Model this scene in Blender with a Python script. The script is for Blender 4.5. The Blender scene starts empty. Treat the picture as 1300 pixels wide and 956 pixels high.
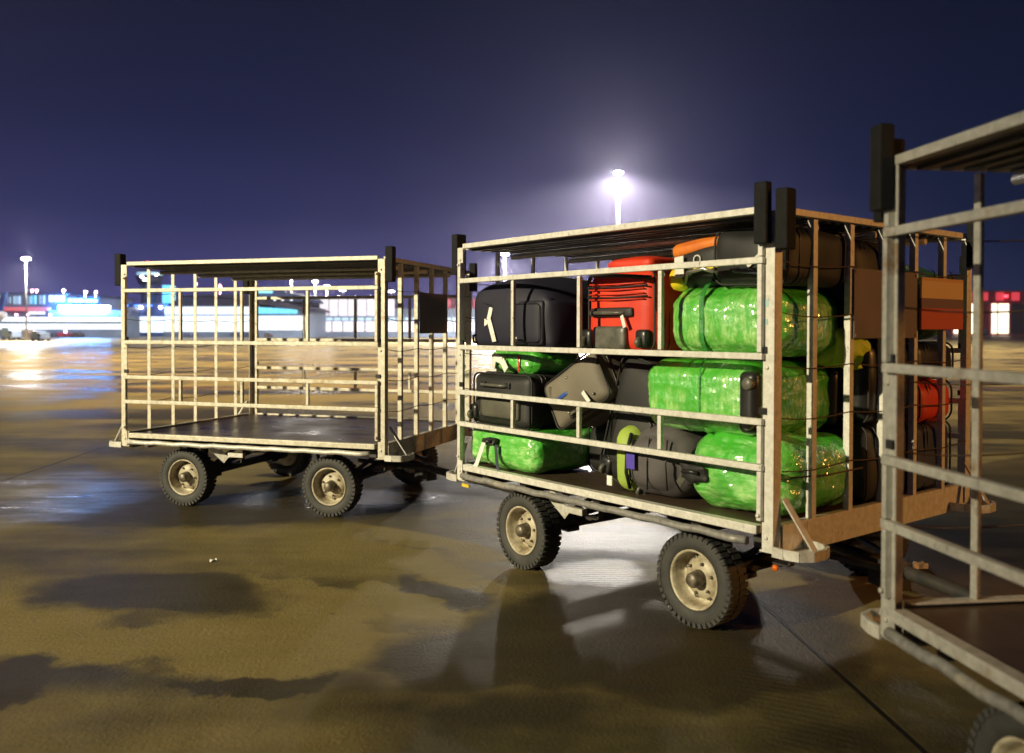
import bpy, bmesh, math, random
from mathutils import Vector, Matrix, noise
random.seed(7)
R = math.radians
S = bpy.context.scene
COL = S.collection

# ------------------------------------------------------------------ camera
F, CX, CY = 1125.4, 650.0, 433.0
PITCH, ROLL, H = .01424, .0026, 1.5
cd = bpy.data.cameras.new('camera'); cam = bpy.data.objects.new('camera', cd); COL.objects.link(cam)
cd.sensor_width = 36; cd.lens = F / 1300 * 36; cd.clip_end = 3000; cd.clip_start = .05
cd.shift_y = -(478 - CY) / 1300
cam.matrix_world = Matrix.Translation((0, 0, H)) @ Matrix.Rotation(R(90) - PITCH, 4, 'X') @ Matrix.Rotation(ROLL, 4, 'Z')
cd.dof.use_dof = True; cd.dof.focus_distance = 5.6; cd.dof.aperture_fstop = 1.9
S.camera = cam
S.render.engine = 'CYCLES'

# ------------------------------------------------------------------ view + world
S.view_settings.view_transform = 'Standard'; S.view_settings.look = 'None'
S.view_settings.exposure = 0; S.view_settings.gamma = 1
W = bpy.data.worlds.new('World'); S.world = W; W.use_nodes = True
wt = W.node_tree; wt.nodes.clear()
def N(t, ty, **kw):
    n = t.nodes.new(ty)
    for k, v in kw.items(): setattr(n, k, v)
    return n
def ramp(t, stops, src=None):
    r = N(t, 'ShaderNodeValToRGB'); e = r.color_ramp.elements
    while len(e) > len(stops): e.remove(e[-1])
    while len(e) < len(stops): e.new(.5)
    for a, (p, c) in zip(e, stops):
        a.position = p; a.color = (c, c, c, 1) if isinstance(c, (int, float)) else (*c, 1)
    if src: t.links.new(src, r.inputs[0])
    return r
def mth(t, op, a, b=None, clamp=False):
    m = N(t, 'ShaderNodeMath', operation=op, use_clamp=clamp)
    for i, x in enumerate((a, b)):
        if x is None: continue
        if isinstance(x, (int, float)): m.inputs[i].default_value = x
        else: t.links.new(x, m.inputs[i])
    return m.outputs[0]
# night sky: city glow low in the sky, navy above; the sun has long set (tiny Nishita term)
tc = N(wt, 'ShaderNodeTexCoord'); sx = N(wt, 'ShaderNodeSeparateXYZ'); wt.links.new(tc.outputs['Generated'], sx.inputs[0])
def srgb(r, g, b):
    return tuple(((c / 255) / 12.92 if c / 255 <= .04045 else ((c / 255 + .055) / 1.055) ** 2.4) for c in (r, g, b))
rl = ramp(wt, [(0, srgb(84, 80, 134)), (.05, srgb(68, 66, 118)), (.12, srgb(41, 45, 90)), (.22, srgb(20, 28, 64)), (.36, srgb(7, 18, 42)), (1, srgb(6, 11, 28))], sx.outputs[2])
rr = ramp(wt, [(0, srgb(8, 30, 66)), (.10, srgb(5, 24, 52)), (.25, srgb(5, 18, 46)), (.4, srgb(2, 10, 28)), (1, srgb(2, 6, 16))], sx.outputs[2])
az = mth(wt, 'DIVIDE', sx.outputs[0], mth(wt, 'ADD', mth(wt, 'ABSOLUTE', sx.outputs[1]), .05))
mr = N(wt, 'ShaderNodeMapRange', interpolation_type='SMOOTHSTEP'); wt.links.new(az, mr.inputs[0])
mr.inputs[1].default_value = .0; mr.inputs[2].default_value = .62
mx = N(wt, 'ShaderNodeMix', data_type='RGBA'); wt.links.new(mr.outputs[0], mx.inputs[0])
wt.links.new(rl.outputs[0], mx.inputs[6]); wt.links.new(rr.outputs[0], mx.inputs[7])
bg = N(wt, 'ShaderNodeBackground'); bg.inputs[1].default_value = .95; wt.links.new(mx.outputs[2], bg.inputs[0])
sky = N(wt, 'ShaderNodeTexSky', sky_type='NISHITA', sun_disc=False); sky.sun_elevation = R(-8); sky.sun_rotation = R(300)
bg2 = N(wt, 'ShaderNodeBackground'); bg2.inputs[1].default_value = .01; wt.links.new(sky.outputs[0], bg2.inputs[0])
ad = N(wt, 'ShaderNodeAddShader'); wt.links.new(bg.outputs[0], ad.inputs[0]); wt.links.new(bg2.outputs[0], ad.inputs[1])
wo = N(wt, 'ShaderNodeOutputWorld'); wt.links.new(ad.outputs[0], wo.inputs[0])

# ------------------------------------------------------------------ lamps of the off-frame floodlight masts
def spot(name, loc, aim, watts, col, half, blend, rad=.4):
    l = bpy.data.lights.new(name, 'SPOT'); l.energy = watts; l.color = col; l.spot_size = R(half * 2); l.spot_blend = blend; l.shadow_soft_size = rad
    o = bpy.data.objects.new(name, l); COL.objects.link(o); o.location = loc
    o.rotation_euler = (Vector(aim) - Vector(loc)).to_track_quat('-Z', 'Y').to_euler(); return o
spot('floodlight_key', (-25, -11, 11.5), (-4.6, 9.5, .5), 72000, (1, .88, .58), 22, .85, .25)
spot('floodlight_sodium', (11, .2, 4.0), (1.9, 4.3, 1.0), 1700, (1, .43, .09), 15, .7, .2)
spot('floodlight_apron', (-50, 30, 27), (4, 48, 0), 520000, (1, .75, .42), 39, .7, 1)
spot('floodlight_apron_east', (66, 42, 27), (18, 62, 0), 280000, (1, .72, .42), 38, .7, 1)

# ------------------------------------------------------------------ materials
def new_mat(name):
    m = bpy.data.materials.new(name); m.use_nodes = True
    return m, m.node_tree, m.node_tree.nodes['Principled BSDF']
def noise_tex(t, scale, detail=4, rough=.55, vec=None, mapscale=None, coord='Object', loc=None):
    n = N(t, 'ShaderNodeTexNoise'); n.inputs['Scale'].default_value = scale; n.inputs['Detail'].default_value = detail; n.inputs['Roughness'].default_value = rough
    if vec is None:
        c = N(t, 'ShaderNodeTexCoord'); vec = c.outputs[coord]
    if mapscale or loc:
        mp = N(t, 'ShaderNodeMapping'); t.links.new(vec, mp.inputs[0])
        if mapscale: mp.inputs['Scale'].default_value = mapscale
        if loc: mp.inputs['Location'].default_value = loc
        vec = mp.outputs[0]
    t.links.new(vec, n.inputs[0]); return n.outputs[0]
def mix(t, fac, a, b):
    m = N(t, 'ShaderNodeMix', data_type='RGBA')
    for i, x in ((0, fac), (6, a), (7, b)):
        if isinstance(x, tuple): m.inputs[i].default_value = (*x, 1)
        elif isinstance(x, (int, float)): m.inputs[i].default_value = x
        else: t.links.new(x, m.inputs[i])
    return m.outputs[2]
def bump(t, b, h, strength=.3, dist=.01):
    n = N(t, 'ShaderNodeBump'); n.inputs['Strength'].default_value = strength; n.inputs['Distance'].default_value = dist
    t.links.new(h, n.inputs['Height']); t.links.new(n.outputs[0], b.inputs['Normal']); return n
def simple(name, c1, c2=None, rough=.6, metal=0, scale=8, bs=.15, bd=.003, coat=0, rough2=None, bscale=None, spec=.5):
    m, t, b = new_mat(name); c2 = c2 or tuple(x * .7 for x in c1)
    n = noise_tex(t, scale, 5, .6); r = ramp(t, [(.35, 0), (.65, 1)], n)
    t.links.new(mix(t, r.outputs[0], c1, c2), b.inputs['Base Color'])
    b.inputs['Metallic'].default_value = metal; b.inputs['Specular IOR Level'].default_value = spec
    mrg = N(t, 'ShaderNodeMapRange'); t.links.new(n, mrg.inputs[0]); mrg.inputs[3].default_value = rough; mrg.inputs[4].default_value = rough2 or rough
    t.links.new(mrg.outputs[0], b.inputs['Roughness'])
    b.inputs['Coat Weight'].default_value = coat; b.inputs['Coat Roughness'].default_value = .15
    if bs: bump(t, b, noise_tex(t, bscale or scale * 6, 3, .6), bs, bd)
    return m
def emit(name, c, s, base=(.5, .5, .5)):
    m, t, b = new_mat(name); b.inputs['Base Color'].default_value = (*base, 1)
    b.inputs['Emission Color'].default_value = (*c, 1); b.inputs['Emission Strength'].default_value = s; b.inputs['Roughness'].default_value = .3
    return m
M = {}
def galv(name, base, dark, rust, rustc):
    m, t, b = new_mat(name)
    n1 = noise_tex(t, 26, 6, .7); n2 = noise_tex(t, 5, 5, .65); n3 = noise_tex(t, 60, 3, .6, mapscale=(1, 1, .25))
    c = mix(t, ramp(t, [(.38, 0), (.62, 1)], n1).outputs[0], base, dark)
    c = mix(t, ramp(t, [(rustc, 0), (rustc + .1, 1)], n2).outputs[0], c, rust)
    c = mix(t, ramp(t, [(.66, 0), (.72, .8)], n3).outputs[0], c, tuple(x * .35 for x in dark))
    t.links.new(c, b.inputs['Base Color']); b.inputs['Metallic'].default_value = .25
    rr_ = N(t, 'ShaderNodeMapRange'); t.links.new(n1, rr_.inputs[0]); rr_.inputs[3].default_value = .38; rr_.inputs[4].default_value = .62
    t.links.new(rr_.outputs[0], b.inputs['Roughness']); bump(t, b, n1, .25, .002); return m
M['galv'] = galv('galvanised_steel', (.62, .60, .54), (.44, .42, .37), (.36, .27, .17), .62)
M['galv_shaded'] = galv('shaded_galvanised_steel', (.52, .50, .45), (.36, .35, .31), (.26, .19, .12), .58)  # steel darkened to put the near cart's dimmer light into its colour
M['pipe'] = galv('worn_grey_pipe', (.30, .29, .27), (.18, .17, .16), (.40, .36, .28), .6)
M['rubber'] = simple('black_rubber', (.006, .006, .006), (.010, .010, .010), .8, spec=.25, scale=20, bs=.4)
M['tyre'] = simple('tyre_rubber', (.028, .028, .026), (.05, .047, .042), .72, scale=9, bs=.5, bd=.004)
M['rim'] = simple('cream_painted_steel', (.54, .49, .36), (.22, .17, .10), .5, scale=13, bs=.25)
M['hub'] = simple('greasy_hub_steel', (.20, .17, .12), (.06, .05, .04), .45, .3, scale=30)
M['chassis'] = simple('black_chassis_paint', (.02, .02, .02), (.045, .04, .034), .5, scale=14)
M['roofsheet'] = simple('grey_roof_sheet', (.045, .046, .05), (.10, .10, .105), .42, .35, scale=5, bs=.2)
M['plate'] = simple('grey_brown_sign_plate', (.17, .135, .135), (.14, .11, .11), .55, scale=4)
M['cord'] = simple('elastic_cord', (.10, .06, .04), None, .7)
M['yellow'] = simple('yellow_paint', (.75, .55, .03), (.4, .28, .02), .5)
M['orange_lens'] = simple('orange_reflector', (.75, .16, .02), None, .2)
M['white'] = simple('white_paper', (.75, .73, .68), (.62, .60, .55), .6)
M['redtag'] = simple('red_label', (.7, .03, .03), None, .5)
M['navy'] = simple('navy_nylon', (.014, .013, .030), (.009, .009, .020), .62, scale=3, bs=.35, bscale=420, bd=.0015)
M['black_fabric'] = simple('black_nylon', (.010, .010, .010), (.018, .017, .016), .6, scale=3, bs=.35, bscale=380, bd=.0015)
M['charcoal'] = simple('charcoal_nylon', (.028, .026, .025), (.018, .017, .016), .6, scale=3, bs=.35, bscale=380, bd=.0015)
M['taupe'] = simple('taupe_nylon', (.18, .155, .115), (.13, .112, .082), .65, scale=3, bs=.35, bscale=380, bd=.0015)
M['olive'] = simple('olive_grey_nylon', (.10, .095, .068), (.07, .066, .05), .6)
M['red'] = simple('red_nylon', (.72, .05, .012), (.58, .03, .01), .55, scale=4, bs=.35, bscale=300, bd=.0015)
M['black_plastic'] = simple('black_plastic', (.02, .02, .02), None, .35, scale=10, bs=.1)
M['grey_plastic'] = simple('olive_grey_plastic', (.13, .125, .10), (.06, .06, .05), .4, scale=14, bs=.15)
M['chrome'] = simple('brushed_metal', (.55, .52, .46), None, .3, .8)
M['blue_grip'] = simple('blue_handle_grip', (.03, .09, .35), None, .4)
M['orange'] = simple('orange_nylon', (.75, .22, .02), (.6, .14, .02), .55)
M['bag_yellow'] = simple('yellow_nylon', (.85, .70, .02), (.7, .5, .02), .5)
M['lime'] = simple('lime_nylon', (.38, .50, .08), (.30, .42, .06), .6)
M['grey_fabric'] = simple('warm_grey_nylon', (.10, .088, .09), (.075, .066, .068), .65, bs=.4, bscale=260)
M['purple'] = simple('purple_tag', (.10, .07, .45), None, .4)
M['blue_box'] = simple('slate_blue_plastic', (.06, .07, .10), None, .35)
M['lime_cloth'] = simple('neon_yellow_cloth', (.65, .8, .05), (.5, .65, .04), .6)
M['paleblue'] = simple('pale_blue_sticker', (.45, .68, .68), None, .5)
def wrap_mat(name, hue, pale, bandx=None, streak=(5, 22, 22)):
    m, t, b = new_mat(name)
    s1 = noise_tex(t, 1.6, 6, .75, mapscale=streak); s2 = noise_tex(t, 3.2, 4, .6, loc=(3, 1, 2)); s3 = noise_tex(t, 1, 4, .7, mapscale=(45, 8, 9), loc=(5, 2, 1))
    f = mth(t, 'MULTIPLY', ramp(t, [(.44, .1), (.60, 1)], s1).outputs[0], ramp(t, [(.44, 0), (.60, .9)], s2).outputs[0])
    c = mix(t, mth(t, 'MULTIPLY', f, .85), hue, pale)  # pale streaks paint doubled film and its highlights into the colour
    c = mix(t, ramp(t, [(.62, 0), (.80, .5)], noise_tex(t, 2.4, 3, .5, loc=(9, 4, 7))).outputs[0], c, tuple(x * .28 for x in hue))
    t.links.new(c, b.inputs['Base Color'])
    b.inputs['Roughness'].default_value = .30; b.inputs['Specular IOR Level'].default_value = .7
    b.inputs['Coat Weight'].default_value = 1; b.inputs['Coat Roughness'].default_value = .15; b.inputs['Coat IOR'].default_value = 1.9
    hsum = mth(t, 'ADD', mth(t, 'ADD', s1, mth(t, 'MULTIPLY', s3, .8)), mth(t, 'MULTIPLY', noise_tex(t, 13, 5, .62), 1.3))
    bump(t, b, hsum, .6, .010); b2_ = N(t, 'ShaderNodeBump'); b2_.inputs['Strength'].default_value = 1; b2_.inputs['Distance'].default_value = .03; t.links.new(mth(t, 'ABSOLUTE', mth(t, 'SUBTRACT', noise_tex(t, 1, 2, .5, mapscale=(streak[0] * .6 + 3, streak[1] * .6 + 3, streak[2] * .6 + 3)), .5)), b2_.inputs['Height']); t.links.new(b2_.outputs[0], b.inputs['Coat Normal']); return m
M['wrap'] = wrap_mat('green_stretch_film', (.068, .47, .033), (.55, .86, .34))
M['wrap_v'] = wrap_mat('green_stretch_film_upright', (.072, .47, .033), (.58, .86, .34), streak=(16, 16, 4))
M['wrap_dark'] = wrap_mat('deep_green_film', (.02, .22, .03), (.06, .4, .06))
def deck_mat():
    m, t, b = new_mat('wet_plywood_deck')
    n = noise_tex(t, 1, 5, .6, mapscale=(1.5, 14, 1)); p = noise_tex(t, 3, 5, .6)
    c = mix(t, n, (.085, .058, .038), (.045, .031, .020)); t.links.new(c, b.inputs['Base Color'])
    r = ramp(t, [(.35, .26), (.7, .5)], p); t.links.new(r.outputs[0], b.inputs['Roughness']); b.inputs['Specular IOR Level'].default_value = .4
    co = N(t, 'ShaderNodeTexCoord'); sp = N(t, 'ShaderNodeSeparateXYZ'); t.links.new(co.outputs['Object'], sp.inputs[0])
    fr = mth(t, 'FRACT', mth(t, 'MULTIPLY', sp.outputs[1], 4.7)); g = mth(t, 'GREATER_THAN', mth(t, 'ABSOLUTE', mth(t, 'SUBTRACT', fr, .5)), .475)
    bump(t, b, mth(t, 'SUBTRACT', mth(t, 'MULTIPLY', n, .3), g), .5, .004); return m
M['deck'] = deck_mat()

# ground -----------------------------------------------------------
def unproj(x, y, z=0):
    a, b = x - CX, y - CY
    X = a * math.cos(ROLL) + b * math.sin(ROLL); Y = -a * math.sin(ROLL) + b * math.cos(ROLL)
    c, s = math.cos(PITCH), math.sin(PITCH); yc = -Y / F
    d = Vector((X / F, yc * s + c, yc * c - s)); k = (z - H) / d.z
    return Vector((0, 0, H)) + d * k
def ground_mat():
    m, t, b = new_mat('wet_concrete')
    co = N(t, 'ShaderNodeTexCoord'); P = co.outputs['Object']
    # distorted coordinate
    nn = N(t, 'ShaderNodeTexNoise'); nn.inputs['Scale'].default_value = 1.3; nn.inputs['Detail'].default_value = 9; nn.inputs['Roughness'].default_value = .62; t.links.new(P, nn.inputs[0])
    vs = N(t, 'ShaderNodeVectorMath', operation='SUBTRACT'); t.links.new(nn.outputs['Color'], vs.inputs[0]); vs.inputs[1].default_value = (.5, .5, .5)
    vk = N(t, 'ShaderNodeVectorMath', operation='SCALE'); t.links.new(vs.outputs[0], vk.inputs[0]); vk.inputs['Scale'].default_value = .9
    va = N(t, 'ShaderNodeVectorMath', operation='ADD'); t.links.new(P, va.inputs[0]); t.links.new(vk.outputs[0], va.inputs[1])
    D = va.outputs[0]
    def ell(cx, cy, rx, ry, ang=0):
        mp = N(t, 'ShaderNodeMapping'); mp.vector_type = 'TEXTURE'; mp.inputs['Location'].default_value = (cx, cy, 0)
        mp.inputs['Rotation'].default_value = (0, 0, ang); mp.inputs['Scale'].default_value = (rx, ry, 1); t.links.new(D, mp.inputs[0])
        ln = N(t, 'ShaderNodeVectorMath', operation='LENGTH'); t.links.new(mp.outputs[0], ln.inputs[0])
        r = N(t, 'ShaderNodeMapRange', interpolation_type='SMOOTHSTEP'); t.links.new(ln.outputs['Value'], r.inputs[0])
        r.inputs[1].default_value = 1.25; r.inputs[2].default_value = .82; return r.outputs[0]
    big = noise_tex(t, 1, 4, .6, vec=P, mapscale=(.10, .45, 1)); mid = noise_tex(t, .55, 5, .6, vec=P)
    wet = ramp(t, [(.44, 0), (.56, 1)], mth(t, 'ADD', mth(t, 'MULTIPLY', big, .6), mth(t, 'MULTIPLY', mid, .4))).outputs[0]
    def pe(x0, y0, x1, y1, w, ang=0):   # ellipse spanning two picture points
        a, c = unproj(x0, y0), unproj(x1, y1); k = (a + c) / 2; d = (c - a).length / 2
        return ell(k.x, k.y, d, w, math.atan2(c.y - a.y, c.x - a.x))
    for e in (pe(-150, 790, 120, 800, .55), pe(80, 850, 170, 800, .35), pe(190, 806, 500, 826, .36), pe(285, 738, 460, 782, .22), pe(430, 662, 640, 706, .17), pe(470, 690, 660, 760, .13), pe(450, 745, 530, 775, .12),pe(480,850,560,800,.18)):
        wet = mth(t, 'SUBTRACT', wet, e, True)
    for e in (pe(40, 745, 345, 762, .40), pe(-40, 640, 620, 640, .9), pe(560, 790, 760, 860, .7), pe(640, 800, 1100, 800, .9), pe(700, 690, 900, 690, .6), pe(-60, 866, 70, 866, .25), pe(200, 864, 440, 864, .10), pe(520, 735, 640, 770, .16)):
        wet = mth(t, 'MAXIMUM', wet, e)
    # tyre track arc
    a, c, e = [Vector(v) for v in ((-1.38, 7.05), (.45, 5.55), (1.08, 3.88))]
    dd = 2 * (a.x * (c.y - e.y) + c.x * (e.y - a.y) + e.x * (a.y - c.y))
    ux = (a.dot(a) * (c.y - e.y) + c.dot(c) * (e.y - a.y) + e.dot(e) * (a.y - c.y)) / dd
    uy = (a.dot(a) * (e.x - c.x) + c.dot(c) * (a.x - e.x) + e.dot(e) * (c.x - a.x)) / dd
    rad = (Vector((ux, uy)) - a).length
    sb = N(t, 'ShaderNodeVectorMath', operation='SUBTRACT'); t.links.new(P, sb.inputs[0]); sb.inputs[1].default_value = (ux, uy, 0)
    ln = N(t, 'ShaderNodeVectorMath', operation='LENGTH'); t.links.new(sb.outputs[0], ln.inputs[0])
    dist = mth(t, 'ABSOLUTE', mth(t, 'SUBTRACT', ln.outputs['Value'], rad))
    sp = N(t, 'ShaderNodeSeparateXYZ'); t.links.new(sb.outputs[0], sp.inputs[0])
    ang = mth(t, 'ARCTAN2', sp.outputs[1], sp.outputs[0])
    tread = mth(t, 'SINE', mth(t, 'ADD', mth(t, 'MULTIPLY', ang, rad * 120), mth(t, 'MULTIPLY', ln.outputs['Value'], 70)))
    band = N(t, 'ShaderNodeMapRange', interpolation_type='SMOOTHSTEP'); t.links.new(mth(t, 'ADD', dist, mth(t, 'MULTIPLY', mid, .10)), band.inputs[0]); band.inputs[1].default_value = .24; band.inputs[2].default_value = .17
    band = band.outputs[0]
    wet = mth(t, 'MAXIMUM', wet, mth(t, 'MULTIPLY', band, .75))
    fine = noise_tex(t, 30, 5, .7, vec=P); grit = noise_tex(t, 160, 3, .7, vec=P); blot = noise_tex(t, 2.4, 5, .7, vec=P, mapscale=(.6, 1.6, 1))
    dry = mix(t, blot, (.255, .200, .078), (.165, .128, .048)); dry = mix(t, ramp(t, [(.58, 0), (.70, .8)], fine).outputs[0], dry, (.09, .07, .035)); dry = mix(t, ramp(t, [(.66, 0), (.70, .8)], noise_tex(t, 9, 6, .7, vec=P)).outputs[0], dry, (.06, .045, .02))
    wc = mix(t, blot, (.058, .046, .022), (.032, .025, .013))
    c = mix(t, wet, dry, wc)
    # slab joints
    sp2 = N(t, 'ShaderNodeSeparateXYZ'); t.links.new(P, sp2.inputs[0])
    jx = mth(t, 'ADD', mth(t, 'SUBTRACT', sp2.outputs[0], 1.30), mth(t, 'MULTIPLY', mth(t, 'SUBTRACT', sp2.outputs[1], 6), .06))
    def joint(v, per, w):
        f = mth(t, 'ABSOLUTE', mth(t, 'SUBTRACT', mth(t, 'FRACT', mth(t, 'ADD', mth(t, 'DIVIDE', v, per), .5)), .5))
        r = N(t, 'ShaderNodeMapRange'); t.links.new(mth(t, 'MULTIPLY', f, per), r.inputs[0]); r.inputs[1].default_value = w; r.inputs[2].default_value = w * .6; return r.outputs[0]
    jy = mth(t, 'ADD', mth(t, 'SUBTRACT', sp2.outputs[1], 12.1), mth(t, 'MULTIPLY', sp2.outputs[0], -.06))
    J = mth(t, 'MAXIMUM', joint(jx, 6.1, .014), joint(jy, 12.2, .012))
    c = mix(t, J, c, (.012, .011, .009))
    t.links.new(c, b.inputs['Base Color'])
    rg = N(t, 'ShaderNodeMapRange'); t.links.new(wet, rg.inputs[0]); rg.inputs[3].default_value = .62; rg.inputs[4].default_value = .48
    rgh = mth(t, 'ADD', rg.outputs[0], mth(t, 'MULTIPLY', mth(t, 'SUBTRACT', blot, .5), .18))
    pool = mth(t, 'MULTIPLY', pe(-120, 632, 170, 632, 1.3), ramp(t, [(.34, .15), (.62, 1)], noise_tex(t, 1, 5, .7, vec=P, mapscale=(1.2, 5, 1))).outputs[0]); pool = mth(t, 'MAXIMUM', pool, mth(t, 'MULTIPLY', mth(t, 'MAXIMUM', pe(690, 668, 860, 668, .75), pe(720, 720, 800, 740, .3)), .6)); pool = mth(t, 'MAXIMUM', pool, pe(300, 632, 560, 632, .5))
    far = N(t, 'ShaderNodeMapRange'); t.links.new(sp2.outputs[1], far.inputs[0]); far.inputs[1].default_value = 14; far.inputs[2].default_value = 22
    pool = mth(t, 'MAXIMUM', pool, mth(t, 'MULTIPLY', far.outputs[0], wet))
    rgh = mth(t, 'SUBTRACT', rgh, mth(t, 'MULTIPLY', pool, .22))
    t.links.new(rgh, b.inputs['Roughness']); t.links.new(mth(t, 'ADD', .07, mth(t, 'MULTIPLY', pool, .32)), b.inputs['Specular IOR Level'])
    rip = noise_tex(t, 1, 4, .65, vec=P, mapscale=(9, 16, 1))
    hgt = mth(t, 'ADD', mth(t, 'MULTIPLY', rip, .9), mth(t, 'ADD', mth(t, 'MULTIPLY', grit, .22), mth(t, 'MULTIPLY', mth(t, 'MULTIPLY', band, tread), .16)))
    hgt = mth(t, 'SUBTRACT', hgt, mth(t, 'MULTIPLY', J, 2))
    hgt = mth(t, 'ADD', hgt, mth(t, 'ADD', mth(t, 'MULTIPLY', fine, .6), mth(t, 'MULTIPLY', noise_tex(t, 50, 4, .75, vec=P), 1.6)))
    bump(t, b, hgt, .5, .008); return m
M['ground'] = ground_mat()

# ------------------------------------------------------------------ mesh helpers
class MB:
    def __init__(s): s.bm = bmesh.new()
    def _add(s, verts, faces, mi=0):
        vs = [s.bm.verts.new(v) for v in verts]
        for f in faces:
            try:
                q = s.bm.faces.new([vs[i] for i in f]); q.material_index = mi
            except ValueError: pass
        return vs
    def box(s, x0, x1, y0, y1, z0, z1, mi=0, M4=None):
        v = [Vector(p) for p in ((x0, y0, z0), (x1, y0, z0), (x1, y1, z0), (x0, y1, z0), (x0, y0, z1), (x1, y0, z1), (x1, y1, z1), (x0, y1, z1))]
        if M4: v = [M4 @ p for p in v]
        s._add(v, [(0, 3, 2, 1), (4, 5, 6, 7), (0, 1, 5, 4), (1, 2, 6, 5), (2, 3, 7, 6), (3, 0, 4, 7)], mi)
    def bar(s, p, q, w, h=None, mi=0, up=(0, 0, 1)):
        p, q = Vector(p), Vector(q); h = h or w; d = (q - p); L = d.length; d.normalize(); u = Vector(up)
        if abs(d.dot(u)) > .98: u = Vector((0, 1, 0))
        a = d.cross(u).normalized(); b = a.cross(d)
        v = [p + a * i * w / 2 + b * j * h / 2 + d * k for k in (0, L) for i, j in ((-1, -1), (1, -1), (1, 1), (-1, 1))]
        s._add(v, [(0, 3, 2, 1), (4, 5, 6, 7), (0, 1, 5, 4), (1, 2, 6, 5), (2, 3, 7, 6), (3, 0, 4, 7)], mi)
    def tube(s, pts, r, n=10, closed=False, mi=0, caps=True):
        pts = [Vector(p) for p in pts]; m = len(pts); rings = []
        prev = None
        for i, p in enumerate(pts):
            a = pts[(i - 1) % m] if (closed or i > 0) else p; b = pts[(i + 1) % m] if (closed or i < m - 1) else p
            d = (b - a).normalized()
            if prev is None: prev = d.orthogonal().normalized()
            prev = (prev - d * prev.dot(d)); prev = prev.normalized() if prev.length > 1e-6 else d.orthogonal().normalized()
            e = d.cross(prev); rr_ = r[i] if isinstance(r, (list, tuple)) else r
            rings.append([s.bm.verts.new(p + (prev * math.cos(6.28318 * k / n) + e * math.sin(6.28318 * k / n)) * rr_) for k in range(n)])
        for i in range(m if closed else m - 1):
            A, B = rings[i], rings[(i + 1) % m]
            for k in range(n):
                f = s.bm.faces.new((A[k], A[(k + 1) % n], B[(k + 1) % n], B[k])); f.material_index = mi; f.smooth = True
        if caps and not closed:
            s.bm.faces.new(rings[0][::-1]).material_index = mi; s.bm.faces.new(rings[-1]).material_index = mi
    def lathe(s, prof, n=40, axis='Y', mi=0, M4=None, closed=False, caps=True):
        rings = []
        for (r, h) in prof:
            ring = []
            for k in range(n):
                a = 2 * math.pi * k / n
                p = Vector((r * math.cos(a), h, r * math.sin(a))) if axis == 'Y' else Vector((r * math.cos(a), r * math.sin(a), h))
                ring.append(s.bm.verts.new(M4 @ p if M4 else p))
            rings.append(ring)
        m = len(rings)
        for i in range(m if closed else m - 1):
            A, B = rings[i], rings[(i + 1) % m]
            for k in range(n):
                f = s.bm.faces.new((A[k], A[(k + 1) % n], B[(k + 1) % n], B[k])); f.material_index = mi; f.smooth = True
        if not closed and caps:
            for g in (rings[0], rings[-1]):
                if (g[0].co - g[n // 2].co).length > 1e-4: s.bm.faces.new(g).material_index = mi
    def build(s, name, mats, parent=None, bev=0, smooth=False, loc=None, rot=None):
        bmesh.ops.recalc_face_normals(s.bm, faces=s.bm.faces)
        me = bpy.data.meshes.new(name); s.bm.to_mesh(me); s.bm.free()
        for m in (mats if isinstance(mats, (list, tuple)) else [mats]): me.materials.append(m)
        if smooth:
            for p in me.polygons: p.use_smooth = True
        o = bpy.data.objects.new(name, me); COL.objects.link(o)
        if parent: o.parent = parent
        if loc: o.location = loc
        if rot: o.rotation_euler = rot
        if bev:
            b = o.modifiers.new('bevel', 'BEVEL'); b.width = bev; b.segments = 2; b.limit_method = 'ANGLE'; b.angle_limit = R(40)
        return o
def empty(name, label, cat, loc=(0, 0, 0), rz=0, group=None, rot=None):
    o = bpy.data.objects.new(name, None); COL.objects.link(o); o.location = loc; o.rotation_euler = rot or (0, 0, rz); o.empty_display_size = .2
    o['label'] = label; o['category'] = cat
    if group: o['group'] = group
    return o
def tag(o, label, cat, group=None):
    o['label'] = label; o['category'] = cat
    if group: o['group'] = group
    return o
def copy_tree(o, parent=None):
    c = o.copy(); COL.objects.link(c); c.parent = parent
    for ch in list(o.children): copy_tree(ch, c)
    return c

# ------------------------------------------------------------------ ground
g = MB(); g._add([(-1500, -200, 0), (1500, -200, 0), (1500, 2500, 0), (-1500, 2500, 0)], [(0, 1, 2, 3)])
go = g.build('ground', M['ground']); go['kind'] = 'structure'
M['redline'] = simple('worn_red_paint', (.38, .05, .04), (.20, .06, .05), .4, scale=3)
pl = MB(); pl._add([(-16, 21.6, .004), (30, 23.4, .004), (30, 23.52, .004), (-16, 21.72, .004)], [(0, 1, 2, 3)])
plo = pl.build('road_marking', M['redline']); plo['kind'] = 'structure'

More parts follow.
